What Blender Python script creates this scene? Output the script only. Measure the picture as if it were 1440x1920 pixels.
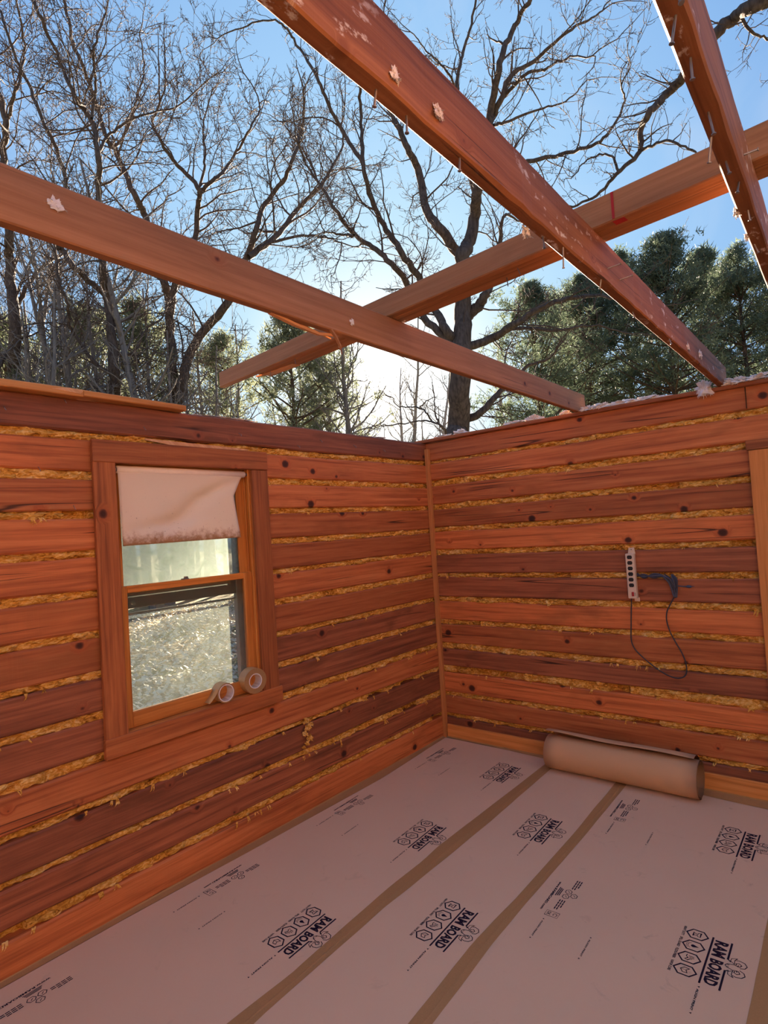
import bpy, math, random
import numpy as np
from mathutils import Vector, Matrix, Quaternion, noise as mnoise

random.seed(7)
RNG = np.random.default_rng(7)
scene = bpy.context.scene
for _o in list(bpy.data.objects):
    bpy.data.objects.remove(_o)
COL = scene.collection

# ------------------------------------------------------------------ camera
F_PX = 1107.318
CAM = np.array([2.9700, -4.2559, 1.8])
CR = np.array([[0.77010, 0.63468, -0.06389],
               [-0.06991, -0.01561, -0.99743],
               [-0.63405, 0.77259, 0.03205]])       # rows: right, down, forward
_u, _s, _vt = np.linalg.svd(CR); CR = _u @ _vt
cam_data = bpy.data.cameras.new('camera')
cam_data.sensor_fit = 'HORIZONTAL'
cam_data.sensor_width = 36.0
cam_data.lens = F_PX / 1440 * 36.0
cam_data.clip_start = 0.05
cam_data.clip_end = 400
cam = bpy.data.objects.new('camera', cam_data)
COL.objects.link(cam)
cam.matrix_world = Matrix(((CR[0][0], -CR[1][0], -CR[2][0], CAM[0]),
                           (CR[0][1], -CR[1][1], -CR[2][1], CAM[1]),
                           (CR[0][2], -CR[1][2], -CR[2][2], CAM[2]),
                           (0, 0, 0, 1)))
scene.camera = cam

def ray(x, y):
    return np.array([(x - 720) / F_PX, (y - 960) / F_PX, 1.0]) @ CR
def at_dist(x, y, D):
    d = ray(x, y)
    return CAM + d * (D / math.hypot(d[0], d[1]))
def on_plane(ax, val, x, y):
    d = ray(x, y)
    return CAM + d * ((val - CAM[ax]) / d[ax])

# ------------------------------------------------------------------ sky, sun, exposure
SUN_DIR = ray(716, 735); SUN_DIR = SUN_DIR / np.linalg.norm(SUN_DIR)
world = bpy.data.worlds.new('sky')
scene.world = world
world.use_nodes = True
nt = world.node_tree
nt.nodes.clear()
def wn(t, **k):
    n = nt.nodes.new(t)
    for a, b in k.items(): setattr(n, a, b)
    return n
w_out = wn('ShaderNodeOutputWorld'); w_bg = wn('ShaderNodeBackground')
w_tc = wn('ShaderNodeTexCoord')
w_nrm = wn('ShaderNodeVectorMath', operation='NORMALIZE')
w_dot = wn('ShaderNodeVectorMath', operation='DOT_PRODUCT')
w_dot.inputs[1].default_value = tuple(SUN_DIR)
w_ac = wn('ShaderNodeMath', operation='ARCCOSINE')
w_div = wn('ShaderNodeMath', operation='DIVIDE'); w_div.inputs[1].default_value = math.pi
w_ramp = wn('ShaderNodeValToRGB')
SKY = [(0.0, (3.6, 3.4, 3.0)), (0.018, (2.0, 2.0, 1.9)), (0.042, (0.98, 1.08, 1.12)), (0.08, (0.56, 0.80, 0.98)),
       (0.14, (0.37, 0.62, 0.92)), (0.22, (0.225, 0.43, 0.79)), (0.33, (0.185, 0.37, 0.72)), (0.6, (0.17, 0.33, 0.64)), (1.0, (0.22, 0.37, 0.62))]
el = w_ramp.color_ramp.elements
while len(el) < len(SKY): el.new(0.5)
for e, (p, c) in zip(el, SKY):
    e.position = p; e.color = (*c, 1)
w_sep = wn('ShaderNodeSeparateXYZ')
# brighter haze towards the horizon all the way round
w_hz = wn('ShaderNodeMapRange'); w_hz.inputs[1].default_value = 0.0; w_hz.inputs[2].default_value = 0.35
w_hz.inputs[3].default_value = 1.0; w_hz.inputs[4].default_value = 0.0
w_pw = wn('ShaderNodeMath', operation='POWER'); w_pw.inputs[1].default_value = 2.0
w_hm = wn('ShaderNodeMath', operation='MULTIPLY'); w_hm.inputs[1].default_value = 0.45
w_mix = wn('ShaderNodeMix', data_type='RGBA'); w_mix.inputs[7].default_value = (0.80, 0.90, 1.0, 1)
# thin veil of cloud
w_noi = wn('ShaderNodeTexNoise'); w_noi.inputs['Scale'].default_value = 3.2; w_noi.inputs['Detail'].default_value = 5
w_noi.inputs['Distortion'].default_value = 0.6
w_cl = wn('ShaderNodeMapRange'); w_cl.inputs[1].default_value = 0.52; w_cl.inputs[2].default_value = 0.75
w_cl.inputs[4].default_value = 0.42
w_mix2 = wn('ShaderNodeMix', data_type='RGBA'); w_mix2.inputs[7].default_value = (0.72, 0.80, 0.92, 1)
lk = nt.links.new
lk(w_tc.outputs['Generated'], w_nrm.inputs[0]); lk(w_nrm.outputs[0], w_dot.inputs[0])
lk(w_dot.outputs['Value'], w_ac.inputs[0]); lk(w_ac.outputs[0], w_div.inputs[0]); lk(w_div.outputs[0], w_ramp.inputs[0])
lk(w_nrm.outputs[0], w_sep.inputs[0]); lk(w_sep.outputs['Z'], w_hz.inputs[0]); lk(w_hz.outputs[0], w_pw.inputs[0])
lk(w_pw.outputs[0], w_hm.inputs[0]); lk(w_hm.outputs[0], w_mix.inputs[0]); lk(w_ramp.outputs[0], w_mix.inputs[6])
w_lt = wn('ShaderNodeMix', data_type='RGBA', blend_type='LIGHTEN'); w_lt.inputs[0].default_value = 1.0
lk(w_mix.outputs[2], w_lt.inputs[6]); lk(w_ramp.outputs[0], w_lt.inputs[7])
lk(w_nrm.outputs[0], w_noi.inputs[0]); lk(w_noi.outputs[0], w_cl.inputs[0]); lk(w_cl.outputs[0], w_mix2.inputs[0])
lk(w_lt.outputs[2], w_mix2.inputs[6])
w_lt2 = wn('ShaderNodeMix', data_type='RGBA', blend_type='LIGHTEN'); w_lt2.inputs[0].default_value = 1.0
lk(w_mix2.outputs[2], w_lt2.inputs[6]); lk(w_lt.outputs[2], w_lt2.inputs[7])
lk(w_lt2.outputs[2], w_bg.inputs[0]); w_bg.inputs[1].default_value = 0.80
lk(w_bg.outputs[0], w_out.inputs[0])

sun_data = bpy.data.lights.new('sun', 'SUN')
sun_data.energy = 48.0
sun_data.angle = math.radians(1.2)
sun_data.color = (1.0, 0.81, 0.60)
sun = bpy.data.objects.new('sun', sun_data)
COL.objects.link(sun)
sun.rotation_euler = Vector(SUN_DIR).to_track_quat('Z', 'Y').to_euler()
sun.location = (0, 0, 30)

scene.view_settings.view_transform = 'Standard'
scene.view_settings.look = 'None'
scene.view_settings.gamma = 1.0
scene.view_settings.use_curve_mapping = False
scene.view_settings.exposure = 0.4
# light that has bounced between the timber walls several times is what fills this roofless room
scene.cycles.max_bounces = 8
scene.cycles.diffuse_bounces = 5
scene.cycles.adaptive_threshold = 0.02
scene.cycles.transparent_max_bounces = 12

# ------------------------------------------------------------------ material helpers
class Mat:
    def __init__(s, name, rough=0.6, spec=0.3):
        s.m = bpy.data.materials.new(name); s.m.use_nodes = True
        s.t = s.m.node_tree; s.t.nodes.clear()
        s.out = s.n('ShaderNodeOutputMaterial'); s.b = s.n('ShaderNodeBsdfPrincipled')
        s.b.inputs['Roughness'].default_value = rough
        s.b.inputs['Specular IOR Level'].default_value = spec
        s.l(s.b.outputs[0], s.out.inputs[0])
    def n(s, t, **k):
        n = s.t.nodes.new(t)
        for a, b in k.items(): setattr(n, a, b)
        return n
    def l(s, a, b): s.t.links.new(a, b)
    def put(s, sock, v):
        if hasattr(v, 'is_output'): s.l(v, sock)
        else: sock.default_value = v
    def math(s, op, a, b=0.0, c=0.0, clamp=False):
        n = s.n('ShaderNodeMath', operation=op, use_clamp=clamp)
        s.put(n.inputs[0], a); s.put(n.inputs[1], b); s.put(n.inputs[2], c)
        return n.outputs[0]
    def obj(s): return s.n('ShaderNodeTexCoord').outputs['Object']
    def rnd(s): return s.n('ShaderNodeObjectInfo').outputs['Random']
    def sep(s, v):
        n = s.n('ShaderNodeSeparateXYZ'); s.l(v, n.inputs[0]); return n.outputs
    def comb(s, x, y, z):
        n = s.n('ShaderNodeCombineXYZ')
        for i, v in enumerate((x, y, z)): s.put(n.inputs[i], v)
        return n.outputs[0]
    def noise(s, v, scale=1.0, detail=3.0, rough=0.5, dist=0.0):
        n = s.n('ShaderNodeTexNoise'); s.l(v, n.inputs['Vector'])
        n.inputs['Scale'].default_value = scale; n.inputs['Detail'].default_value = detail
        n.inputs['Roughness'].default_value = rough; n.inputs['Distortion'].default_value = dist
        return n.outputs['Fac']
    def ramp(s, f, stops):
        n = s.n('ShaderNodeValToRGB'); s.l(f, n.inputs[0]); e = n.color_ramp.elements
        while len(e) < len(stops): e.new(0.5)
        for q, (p, c) in zip(e, stops):
            q.position = p; q.color = (*c, 1)
        return n.outputs[0]
    def mr(s, v, a, b, c=0.0, d=1.0, smooth=False):
        n = s.n('ShaderNodeMapRange')
        if smooth: n.interpolation_type = 'SMOOTHSTEP'
        s.put(n.inputs[0], v)
        for i, q in enumerate((a, b, c, d)): s.put(n.inputs[i + 1], q)
        return n.outputs[0]
    def mix(s, f, a, b, mode='MIX'):
        n = s.n('ShaderNodeMix', data_type='RGBA', blend_type=mode)
        s.put(n.inputs[0], f)
        for i, q in ((6, a), (7, b)):
            s.put(n.inputs[i], q if hasattr(q, 'is_output') else (*q, 1))
        return n.outputs[2]
    def color(s, v): s.put(s.b.inputs['Base Color'], v if hasattr(v, 'is_output') else (*v, 1))
    def bump(s, h, strength=0.3, dist=0.01):
        n = s.n('ShaderNodeBump'); n.inputs['Strength'].default_value = strength; n.inputs['Distance'].default_value = dist
        s.l(h, n.inputs['Height']); s.l(n.outputs[0], s.b.inputs['Normal'])

def wood(name, dark, mid, light, knots=4.2, kmin=-0.022, kmax=0.027, vary=0.48, stain=0.6, crack=True, white=0.0, rough=0.62, rot=False):
    """sawn pine: grain along local X, height local Z"""
    m = Mat(name, rough, 0.25)
    x, y, z = m.sep(m.obj())[0:3]
    r = m.rnd()
    if rot: x, z = z, x
    x = m.math('MULTIPLY_ADD', r, 37.0, x)
    z0 = m.math('MULTIPLY_ADD', r, 11.3, z)
    zz = m.math('ADD', z0, m.math('MULTIPLY', y, 1.0))
    vor = m.n('ShaderNodeTexVoronoi', voronoi_dimensions='2D'); vor.inputs['Scale'].default_value = knots
    m.l(m.comb(m.math('MULTIPLY', x, 0.86), zz, 0.0), vor.inputs['Vector'])
    d = m.math('DIVIDE', vor.outputs['Distance'], knots)
    cr = m.sep(vor.outputs['Color'])[0]
    kr = m.mr(cr, 0.0, 1.0, kmin, kmax)
    wob = m.math('MULTIPLY', m.math('SUBTRACT', m.noise(m.comb(x, zz, 0.0), 60, 2), 0.5), 0.008)
    dd = m.math('SUBTRACT', m.math('ADD', d, wob), kr)
    has = m.math('GREATER_THAN', kr, 0.003)
    knot = m.math('MULTIPLY', m.mr(dd, 0.004, -0.006, 0, 1, True), has)
    ring = m.math('MULTIPLY', m.mr(dd, 0.03, 0.0, 0, 1, True), has)
    ze = m.math('ADD', zz, m.math('MULTIPLY', ring, 0.03))
    g = m.noise(m.comb(m.math('MULTIPLY', x, 1.1), 0.0, m.math('MULTIPLY', ze, 34.0)), 1.0, 5, 0.62, 0.35)
    fine = m.noise(m.comb(m.math('MULTIPLY', x, 7.0), 0.0, m.math('MULTIPLY', ze, 230.0)), 1.0, 2, 0.5)
    saw = m.noise(m.comb(m.math('MULTIPLY', x, 95.0), 0.0, m.math('MULTIPLY', zz, 2.0)), 1.0, 2, 0.5)
    col = m.ramp(g, [(0.32, dark), (0.5, mid), (0.68, light)])
    col = m.mix(m.mr(fine, 0.35, 0.75, 0.0, 0.22), col, tuple(c * 0.55 for c in dark))
    lo = 1.0 - vary
    r2 = m.math('FRACT', m.math('MULTIPLY', r, 7.31))
    tint = m.ramp(r2, [(0.0, (lo * 1.05, lo * 1.0, lo * 1.1)), (0.5, (0.95, 0.9, 0.9)), (1.0, (1.12, 1.0, 0.92))])
    col = m.mix(1.0, col, tint, 'MULTIPLY')
    if stain:
        st = m.noise(m.comb(m.math('MULTIPLY', x, 1.6), 3.7, m.math('MULTIPLY', zz, 5.0)), 1.0, 4, 0.6, 0.5)
        col = m.mix(m.mr(st, 0.48, 0.75, 0.0, stain, True), col, tuple(c * 0.42 for c in mid))
    col = m.mix(m.math('MULTIPLY', ring, 0.55), col, (mid[0] * 0.75, mid[1] * 0.55, mid[2] * 0.5))
    col = m.mix(m.math('MULTIPLY', knot, 0.93), col, m.mix(m.mr(dd, -0.004, -0.012), (0.11, 0.030, 0.016), (0.03, 0.011, 0.009)))
    hgt = m.math('ADD', m.math('MULTIPLY', g, 0.6), m.math('ADD', m.math('MULTIPLY', fine, 0.25), m.math('MULTIPLY', saw, 0.25)))
    if crack:
        cn = m.noise(m.comb(m.math('MULTIPLY', x, 0.22), 9.1, m.math('MULTIPLY', zz, 9.0)), 1.0, 1, 0.3, 0.0)
        cl = m.mr(m.math('ABSOLUTE', m.math('SUBTRACT', cn, 0.56)), 0.0015, 0.0070, 1.0, 0.0)
        cm = m.math('MULTIPLY', cl, m.mr(m.noise(m.comb(x, 4.4, zz), 1.3, 1), 0.5, 0.58, 0, 1))
        col = m.mix(m.math('MULTIPLY', cm, 0.85), col, (0.03, 0.012, 0.008))
        hgt = m.math('SUBTRACT', hgt, m.math('MULTIPLY', cm, 0.8))
    if white:
        wv = m.noise(m.comb(m.math('MULTIPLY', x, 14.0), 1.0, m.math('MULTIPLY', zz, 26.0)), 1.0, 5, 0.65)
        wa = m.noise(m.comb(m.math('MULTIPLY', x, 2.2), 7.0, m.math('MULTIPLY', zz, 6.0)), 1.0, 2, 0.5)
        wm = m.math('MULTIPLY', m.mr(wv, 0.57, 0.63, 0, 1), m.mr(wa, 0.49, 0.59, 0, white))
        col = m.mix(wm, col, (0.75, 0.66, 0.58))
    m.color(col)
    m.bump(hgt, 0.35, 0.006)
    return m.m

def plain(name, c, rough=0.6, spec=0.3, var=0.12, scale=30, metal=0.0, bump=0.0):
    m = Mat(name, rough, spec)
    n = m.noise(m.obj(), scale, 4, 0.6)
    m.color(m.mix(m.mr(n, 0.3, 0.7, 0, 1), tuple(q * (1 - var) for q in c), tuple(min(1, q * (1 + var)) for q in c)))
    m.b.inputs['Metallic'].default_value = metal
    if bump: m.bump(n, bump, 0.004)
    return m.m

M = {}
M['log'] = wood('log_wood', (0.36, 0.100, 0.034), (0.62, 0.200, 0.066), (0.74, 0.275, 0.095), stain=0.55)
M['log_old'] = wood('weathered_log_wood', (0.20, 0.066, 0.032), (0.36, 0.125, 0.058), (0.50, 0.18, 0.080), stain=0.75, vary=0.4)
M['pale_log'] = wood('pale_bounce_pine', (0.60, 0.42, 0.26), (0.72, 0.54, 0.36), (0.80, 0.63, 0.45), stain=0.2, vary=0.1)  # pale tone picked so the unseen walls throw back more sunlight
M['casing'] = wood('rough_casing_wood', (0.24, 0.074, 0.026), (0.46, 0.150, 0.048), (0.58, 0.21, 0.070), knots=3.0, kmin=-0.03, kmax=0.022, crack=False, stain=0.45)
M['casing_v'] = wood('rough_casing_wood_upright', (0.20, 0.062, 0.022), (0.46, 0.150, 0.048), (0.60, 0.215, 0.070), knots=3.0, kmin=-0.03, kmax=0.022, crack=False, stain=0.45, rot=True)
M['sash'] = wood('varnished_sash_wood', (0.46, 0.16, 0.032), (0.66, 0.25, 0.050), (0.76, 0.33, 0.075), knots=1.5, kmin=-0.05, kmax=0.008, vary=0.15, stain=0.15, crack=False, rough=0.42)
M['sash_v'] = wood('varnished_sash_wood_upright', (0.46, 0.16, 0.032), (0.66, 0.25, 0.050), (0.76, 0.33, 0.075), knots=1.5, kmin=-0.05, kmax=0.008, vary=0.15, stain=0.15, crack=False, rough=0.42, rot=True)
M['beam'] = wood('planed_beam_wood', (0.32, 0.145, 0.058), (0.41, 0.195, 0.082), (0.48, 0.245, 0.11), knots=3.2, kmin=-0.03, kmax=0.014, vary=0.12, stain=0.25)
M['beam_rough'] = wood('rough_beam_wood', (0.17, 0.066, 0.026), (0.28, 0.115, 0.046), (0.36, 0.16, 0.068), knots=3.0, kmin=-0.03, kmax=0.014, vary=0.12, stain=0.5, white=0.85)
M['trim'] = wood('pine_trim_wood', (0.50, 0.20, 0.055), (0.66, 0.29, 0.082), (0.74, 0.36, 0.12), knots=2.5, kmin=-0.03, kmax=0.010, vary=0.1, stain=0.2, crack=False)
M['trim_v'] = wood('pine_trim_wood_upright', (0.48, 0.19, 0.055), (0.62, 0.26, 0.075), (0.70, 0.32, 0.11), knots=2.5, kmin=-0.03, kmax=0.010, vary=0.1, stain=0.2, crack=False, rot=True)
M['splinter'] = wood('fresh_split_wood', (0.60, 0.30, 0.12), (0.72, 0.38, 0.17), (0.80, 0.48, 0.25), knots=1.0, kmin=-1, kmax=-0.5, stain=0, crack=False, vary=0.1)
M['backing'] = plain('dark_sheathing', (0.07, 0.035, 0.02), 0.9, 0.1)
M['steel'] = plain('nail_steel', (0.28, 0.25, 0.23), 0.45, 0.5, metal=0.8)
M['black_plastic'] = plain('black_plastic', (0.012, 0.011, 0.012), 0.4, 0.4)
M['beige'] = plain('cream_painted_metal', (0.72, 0.56, 0.42), 0.45, 0.4, var=0.05)
M['red_plastic'] = plain('red_rocker_plastic', (0.45, 0.03, 0.03), 0.35, 0.5)
M['cord'] = plain('slate_blue_cord_rubber', (0.075, 0.085, 0.13), 0.5, 0.35)
M['cord_dark'] = plain('dark_grey_cord_rubber', (0.05, 0.045, 0.055), 0.5, 0.35)
M['red_mark'] = plain('red_marker', (0.42, 0.03, 0.03), 0.7, 0.2)
M['ink'] = plain('navy_black_print', (0.018, 0.008, 0.022), 0.75, 0.15)

def insulation_mat(name, stops, scale):
    m = Mat(name, 0.95, 0.05)
    o = m.obj(); x, y, z = m.sep(o)[0:3]
    v = m.comb(m.math('MULTIPLY_ADD', m.rnd(), 20.0, m.math('MULTIPLY', x, 0.45)), y, z)
    n = m.noise(v, scale, 5, 0.65, 1.2)
    n2 = m.noise(v, scale * 0.17, 2, 0.5)
    c = m.ramp(m.math('ADD', m.math('MULTIPLY', n, 0.75), m.math('MULTIPLY', n2, 0.28)), stops)
    m.color(c)
    m.bump(n, 0.8, 0.012)
    m.b.inputs['Subsurface Weight'].default_value = 0.0
    return m.m
M['yellow'] = insulation_mat('yellow_insulation', [(0.34, (0.13, 0.046, 0.009)), (0.42, (0.54, 0.235, 0.036)), (0.53, (0.80, 0.42, 0.080)), (0.65, (0.94, 0.66, 0.28))], 55)
M['fluff'] = insulation_mat('pale_insulation_fluff', [(0.3, (0.62, 0.52, 0.46)), (0.5, (0.84, 0.77, 0.72)), (0.7, (0.93, 0.90, 0.88))], 40)

def paper_mat(name, c, scuff=0.3, rough=0.8, fib=900):
    m = Mat(name, rough, 0.2)
    o = m.obj()
    f = m.noise(o, fib, 2, 0.6)
    b = m.noise(o, 2.2, 3, 0.5)
    s = m.noise(o, 9.0, 5, 0.65, 0.8)
    col = m.mix(m.mr(f, 0.3, 0.7, 0, 1), tuple(q * 0.93 for q in c), tuple(q * 1.06 for q in c))
    col = m.mix(m.mr(b, 0.35, 0.65, 0.0, 0.25), col, tuple(q * 0.88 for q in c))
    if scuff:
        col = m.mix(m.mr(s, 0.62, 0.74, 0.0, scuff), col, (c[0] * 0.62, c[1] * 0.6, c[2] * 0.62))
    m.color(col)
    m.bump(f, 0.05, 0.001)
    return m.m
M['board'] = paper_mat('brown_floor_board', (0.74, 0.505, 0.345))
M['board_worn'] = paper_mat('scuffed_floor_board', (0.72, 0.49, 0.335), 0.55)
M['kraft'] = paper_mat('kraft_paper_roll', (0.62, 0.37, 0.205), 0.15)
M['tape'] = paper_mat('brown_seam_tape', (0.44, 0.245, 0.105), 0.25, 0.38, 200)
M['tape_side'] = plain('tape_roll_side', (0.36, 0.20, 0.085), 0.5, 0.3, scale=200)
M['tape_out'] = plain('tan_tape_outside', (0.56, 0.35, 0.15), 0.35, 0.4, var=0.06)
M['core'] = plain('white_tape_core', (0.80, 0.73, 0.72), 0.6, 0.2, var=0.04)

def shade_mat():
    m = Mat('cream_shade_cloth', 0.85, 0.1)
    x, y, z = m.sep(m.obj())[0:3]
    n = m.noise(m.obj(), 34, 5, 0.7)
    t = m.math('ADD', z, m.math('MULTIPLY', m.math('SUBTRACT', n, 0.5), 0.16))
    st = m.mr(t, 0.075, 0.0, 0, 0.85, True)
    sp = m.math('MULTIPLY', m.mr(m.noise(m.obj(), 75, 2, 0.5), 0.70, 0.74, 0, 0.8), m.mr(z, 0.0, 0.35, 1, 0.0))
    col = m.mix(st, (0.94, 0.80, 0.66), (0.44, 0.20, 0.06))
    col = m.mix(sp, col, (0.18, 0.06, 0.025))
    m.color(col)
    tr = m.n('ShaderNodeBsdfTranslucent'); m.l(col, tr.inputs[0])
    mx = m.n('ShaderNodeMixShader'); mx.inputs[0].default_value = 0.30
    m.l(m.b.outputs[0], mx.inputs[1]); m.l(tr.outputs[0], mx.inputs[2]); m.l(mx.outputs[0], m.out.inputs[0])
    return m.m
M['shade'] = shade_mat()

def glass_mat(name, dust, dcol=(0.80, 0.84, 0.78)):
    """dusty pane: mostly clear, a film of dirt that scatters the daylight behind it"""
    m = Mat(name, 0.1, 0.5)
    g = m.n('ShaderNodeBsdfTransparent'); g.inputs[0].default_value = (0.93, 0.96, 0.94, 1)
    gl = m.n('ShaderNodeBsdfGlossy'); gl.inputs['Roughness'].default_value = 0.03
    fr = m.n('ShaderNodeFresnel'); fr.inputs[0].default_value = 1.45
    tr = m.n('ShaderNodeBsdfTranslucent'); tr.inputs[0].default_value = (*dcol, 1)
    n = m.noise(m.obj(), 9, 5, 0.65, 1.5)
    f = m.mr(n, 0.3, 0.75, dust * 0.55, min(1, dust * 1.5))
    a = m.n('ShaderNodeMixShader'); m.l(f, a.inputs[0]); m.l(g.outputs[0], a.inputs[1]); m.l(tr.outputs[0], a.inputs[2])
    b = m.n('ShaderNodeMixShader'); m.l(fr.outputs[0], b.inputs[0]); m.l(a.outputs[0], b.inputs[1]); m.l(gl.outputs[0], b.inputs[2])
    m.l(b.outputs[0], m.out.inputs[0])
    return m.m
M['pane_hazy'] = glass_mat('dusty_upper_pane', 0.72, (0.42, 0.48, 0.43))
M['pane'] = glass_mat('lightly_dusty_pane', 0.16, (0.40, 0.43, 0.37))

def bark_mat(name, a, b):
    m = Mat(name, 0.9, 0.1)
    x, y, z = m.sep(m.obj())[0:3]
    n = m.noise(m.comb(m.math('MULTIPLY', x, 14), m.math('MULTIPLY', y, 14), m.math('MULTIPLY', z, 3)), 1.0, 5, 0.6)
    m.color(m.mix(m.mr(n, 0.3, 0.7, 0, 1), a, b)); m.bump(n, 0.6, 0.03)
    return m.m
M['bark'] = bark_mat('grey_brown_bark', (0.045, 0.034, 0.030), (0.14, 0.11, 0.095))
M['twig'] = bark_mat('twig_bark', (0.060, 0.045, 0.040), (0.12, 0.090, 0.078))
M['bark_pine'] = bark_mat('pine_bark', (0.05, 0.034, 0.027), (0.15, 0.10, 0.075))
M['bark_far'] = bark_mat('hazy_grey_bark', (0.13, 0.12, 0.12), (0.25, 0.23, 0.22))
def needle_mat(name, a, b):
    m = Mat(name, 0.6, 0.25)
    n = m.noise(m.obj(), 1.3, 3, 0.6)
    c = m.mix(m.mr(n, 0.35, 0.65, 0, 1), a, b); m.color(c)
    tr = m.n('ShaderNodeBsdfTranslucent'); m.l(c, tr.inputs[0])
    mx = m.n('ShaderNodeMixShader'); mx.inputs[0].default_value = 0.35
    m.l(m.b.outputs[0], mx.inputs[1]); m.l(tr.outputs[0], mx.inputs[2]); m.l(mx.outputs[0], m.out.inputs[0])
    return m.m
M['needles'] = needle_mat('pine_needles', (0.065, 0.095, 0.068), (0.17, 0.21, 0.135))
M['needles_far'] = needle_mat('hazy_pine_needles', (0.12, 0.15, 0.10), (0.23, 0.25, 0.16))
def ground_mat():
    m = Mat('leafy_ground', 0.95, 0.1)
    o = m.obj()
    n = m.noise(o, 0.35, 4, 0.6); l = m.noise(o, 16, 4, 0.7)
    grass = m.mix(m.mr(l, 0.35, 0.7, 0, 1), (0.16, 0.18, 0.07), (0.34, 0.35, 0.17))
    leaf = m.mix(m.mr(l, 0.35, 0.65, 0, 1), (0.18, 0.12, 0.075), (0.48, 0.40, 0.28))
    m.color(m.mix(m.mr(n, 0.42, 0.55, 0, 1), grass, leaf)); m.bump(l, 0.9, 0.08)
    return m.m
M['ground'] = ground_mat()
M['leaf'] = plain('dry_leaf', (0.66, 0.53, 0.38), 0.65, 0.25, var=0.35, scale=3)

# ------------------------------------------------------------------ mesh helpers
def mesh_from(name, verts, faces):
    me = bpy.data.meshes.new(name)
    me.from_pydata([tuple(v) for v in verts], [], [tuple(f) for f in faces])
    me.update()
    return me
def fast_mesh(name, V, Q):
    """V (n,3) float, Q (m,k) int, all faces k-sided"""
    V = np.asarray(V, np.float32); Q = np.asarray(Q, np.int32); k = Q.shape[1]
    me = bpy.data.meshes.new(name)
    me.vertices.add(len(V)); me.vertices.foreach_set('co', V.ravel())
    me.loops.add(Q.size); me.loops.foreach_set('vertex_index', Q.ravel())
    me.polygons.add(len(Q))
    me.polygons.foreach_set('loop_start', np.arange(0, Q.size, k, dtype=np.int32))
    me.polygons.foreach_set('loop_total', np.full(len(Q), k, np.int32))
    me.update(calc_edges=True)
    return me
def link(name, me, mat=None, parent=None, loc=(0, 0, 0), rot=(0, 0, 0), smooth=False):
    o = bpy.data.objects.new(name, me)
    COL.objects.link(o)
    if mat is not None and me is not None and len(me.materials) == 0: me.materials.append(mat)
    o.location = loc; o.rotation_euler = rot
    if parent: o.parent = parent
    if smooth and me: me.polygons.foreach_set('use_smooth', [True] * len(me.polygons))
    return o
def tag(o, label=None, cat=None, group=None, kind=None):
    if label: o['label'] = label
    if cat: o['category'] = cat
    if group: o['group'] = group
    if kind: o['kind'] = kind
    return o
def empty(name, loc=(0, 0, 0), rz=0.0):
    o = bpy.data.objects.new(name, None); COL.objects.link(o)
    o.location = loc; o.rotation_euler = (0, 0, rz); o.empty_display_size = 0.1
    return o

class MB:
    def __init__(s): s.v = []; s.f = []
    def add(s, vs, fs):
        b = len(s.v); s.v += [tuple(q) for q in vs]; s.f += [tuple(i + b for i in f) for f in fs]; return s
    def box(s, x0, x1, y0, y1, z0, z1, bev=0.0):
        if not bev:
            vs = [(x, y, z) for z in (z0, z1) for y in (y0, y1) for x in (x0, x1)]
            fs = [(0, 2, 3, 1), (4, 5, 7, 6), (0, 1, 5, 4), (2, 6, 7, 3), (0, 4, 6, 2), (1, 3, 7, 5)]
            return s.add(vs, fs)
        b = bev; r = []
        for x, i in ((x0, 1), (x0 + b, 0), (x1 - b, 0), (x1, 1)):
            e = b if i else 0.0
            y_0, y_1, z_0, z_1 = y0 + e, y1 - e, z0 + e, z1 - e
            r.append([(x, y_0 + b, z_0), (x, y_1 - b, z_0), (x, y_1, z_0 + b), (x, y_1, z_1 - b),
                      (x, y_1 - b, z_1), (x, y_0 + b, z_1), (x, y_0, z_1 - b), (x, y_0, z_0 + b)])
        vs = [p for q in r for p in q]; fs = []
        for k in range(3):
            for j in range(8):
                a = k * 8 + j; c = k * 8 + (j + 1) % 8
                fs.append((a, c, c + 8, a + 8))
        fs += [tuple(range(7, -1, -1)), tuple(range(24, 32))]
        return s.add(vs, fs)
    def tube(s, pts, rad, k=8, cap=True):
        pts = [Vector(p) for p in pts]; n = len(pts)
        rad = [rad] * n if not hasattr(rad, '__len__') else rad
        vs = []; nrm = None
        for i, p in enumerate(pts):
            t = (pts[min(i + 1, n - 1)] - pts[max(i - 1, 0)]).normalized()
            if nrm is None:
                nrm = t.orthogonal().normalized()
            nrm = (nrm - t * nrm.dot(t)).normalized(); b = t.cross(nrm)
            for j in range(k):
                a = 2 * math.pi * j / k
                vs.append(p + (nrm * math.cos(a) + b * math.sin(a)) * rad[i])
        fs = [(i * k + j, i * k + (j + 1) % k, (i + 1) * k + (j + 1) % k, (i + 1) * k + j) for i in range(n - 1) for j in range(k)]
        if cap: fs += [tuple(range(k - 1, -1, -1)), tuple(range((n - 1) * k, n * k))]
        return s.add(vs, fs)
    def build(s, name, mat=None, parent=None, loc=(0, 0, 0), rot=(0, 0, 0), smooth=False):
        return link(name, mesh_from(name, s.v, s.f), mat, parent, loc, rot, smooth)

def spline(pts, n):
    """Catmull-Rom resample"""
    P = np.array(pts, float); m = len(P)
    Q = np.vstack([2 * P[0] - P[1], P, 2 * P[-1] - P[-2]])
    out = []
    for t in np.linspace(0, m - 1, n):
        i = min(int(t), m - 2); u = t - i
        a, b, c, d = Q[i], Q[i + 1], Q[i + 2], Q[i + 3]
        out.append(0.5 * ((2 * b) + (c - a) * u + (2 * a - 5 * b + 4 * c - d) * u * u + (3 * b - a - 3 * c + d) * u ** 3))
    return np.array(out)

# ------------------------------------------------------------------ the log walls
S = 1.24138
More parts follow.
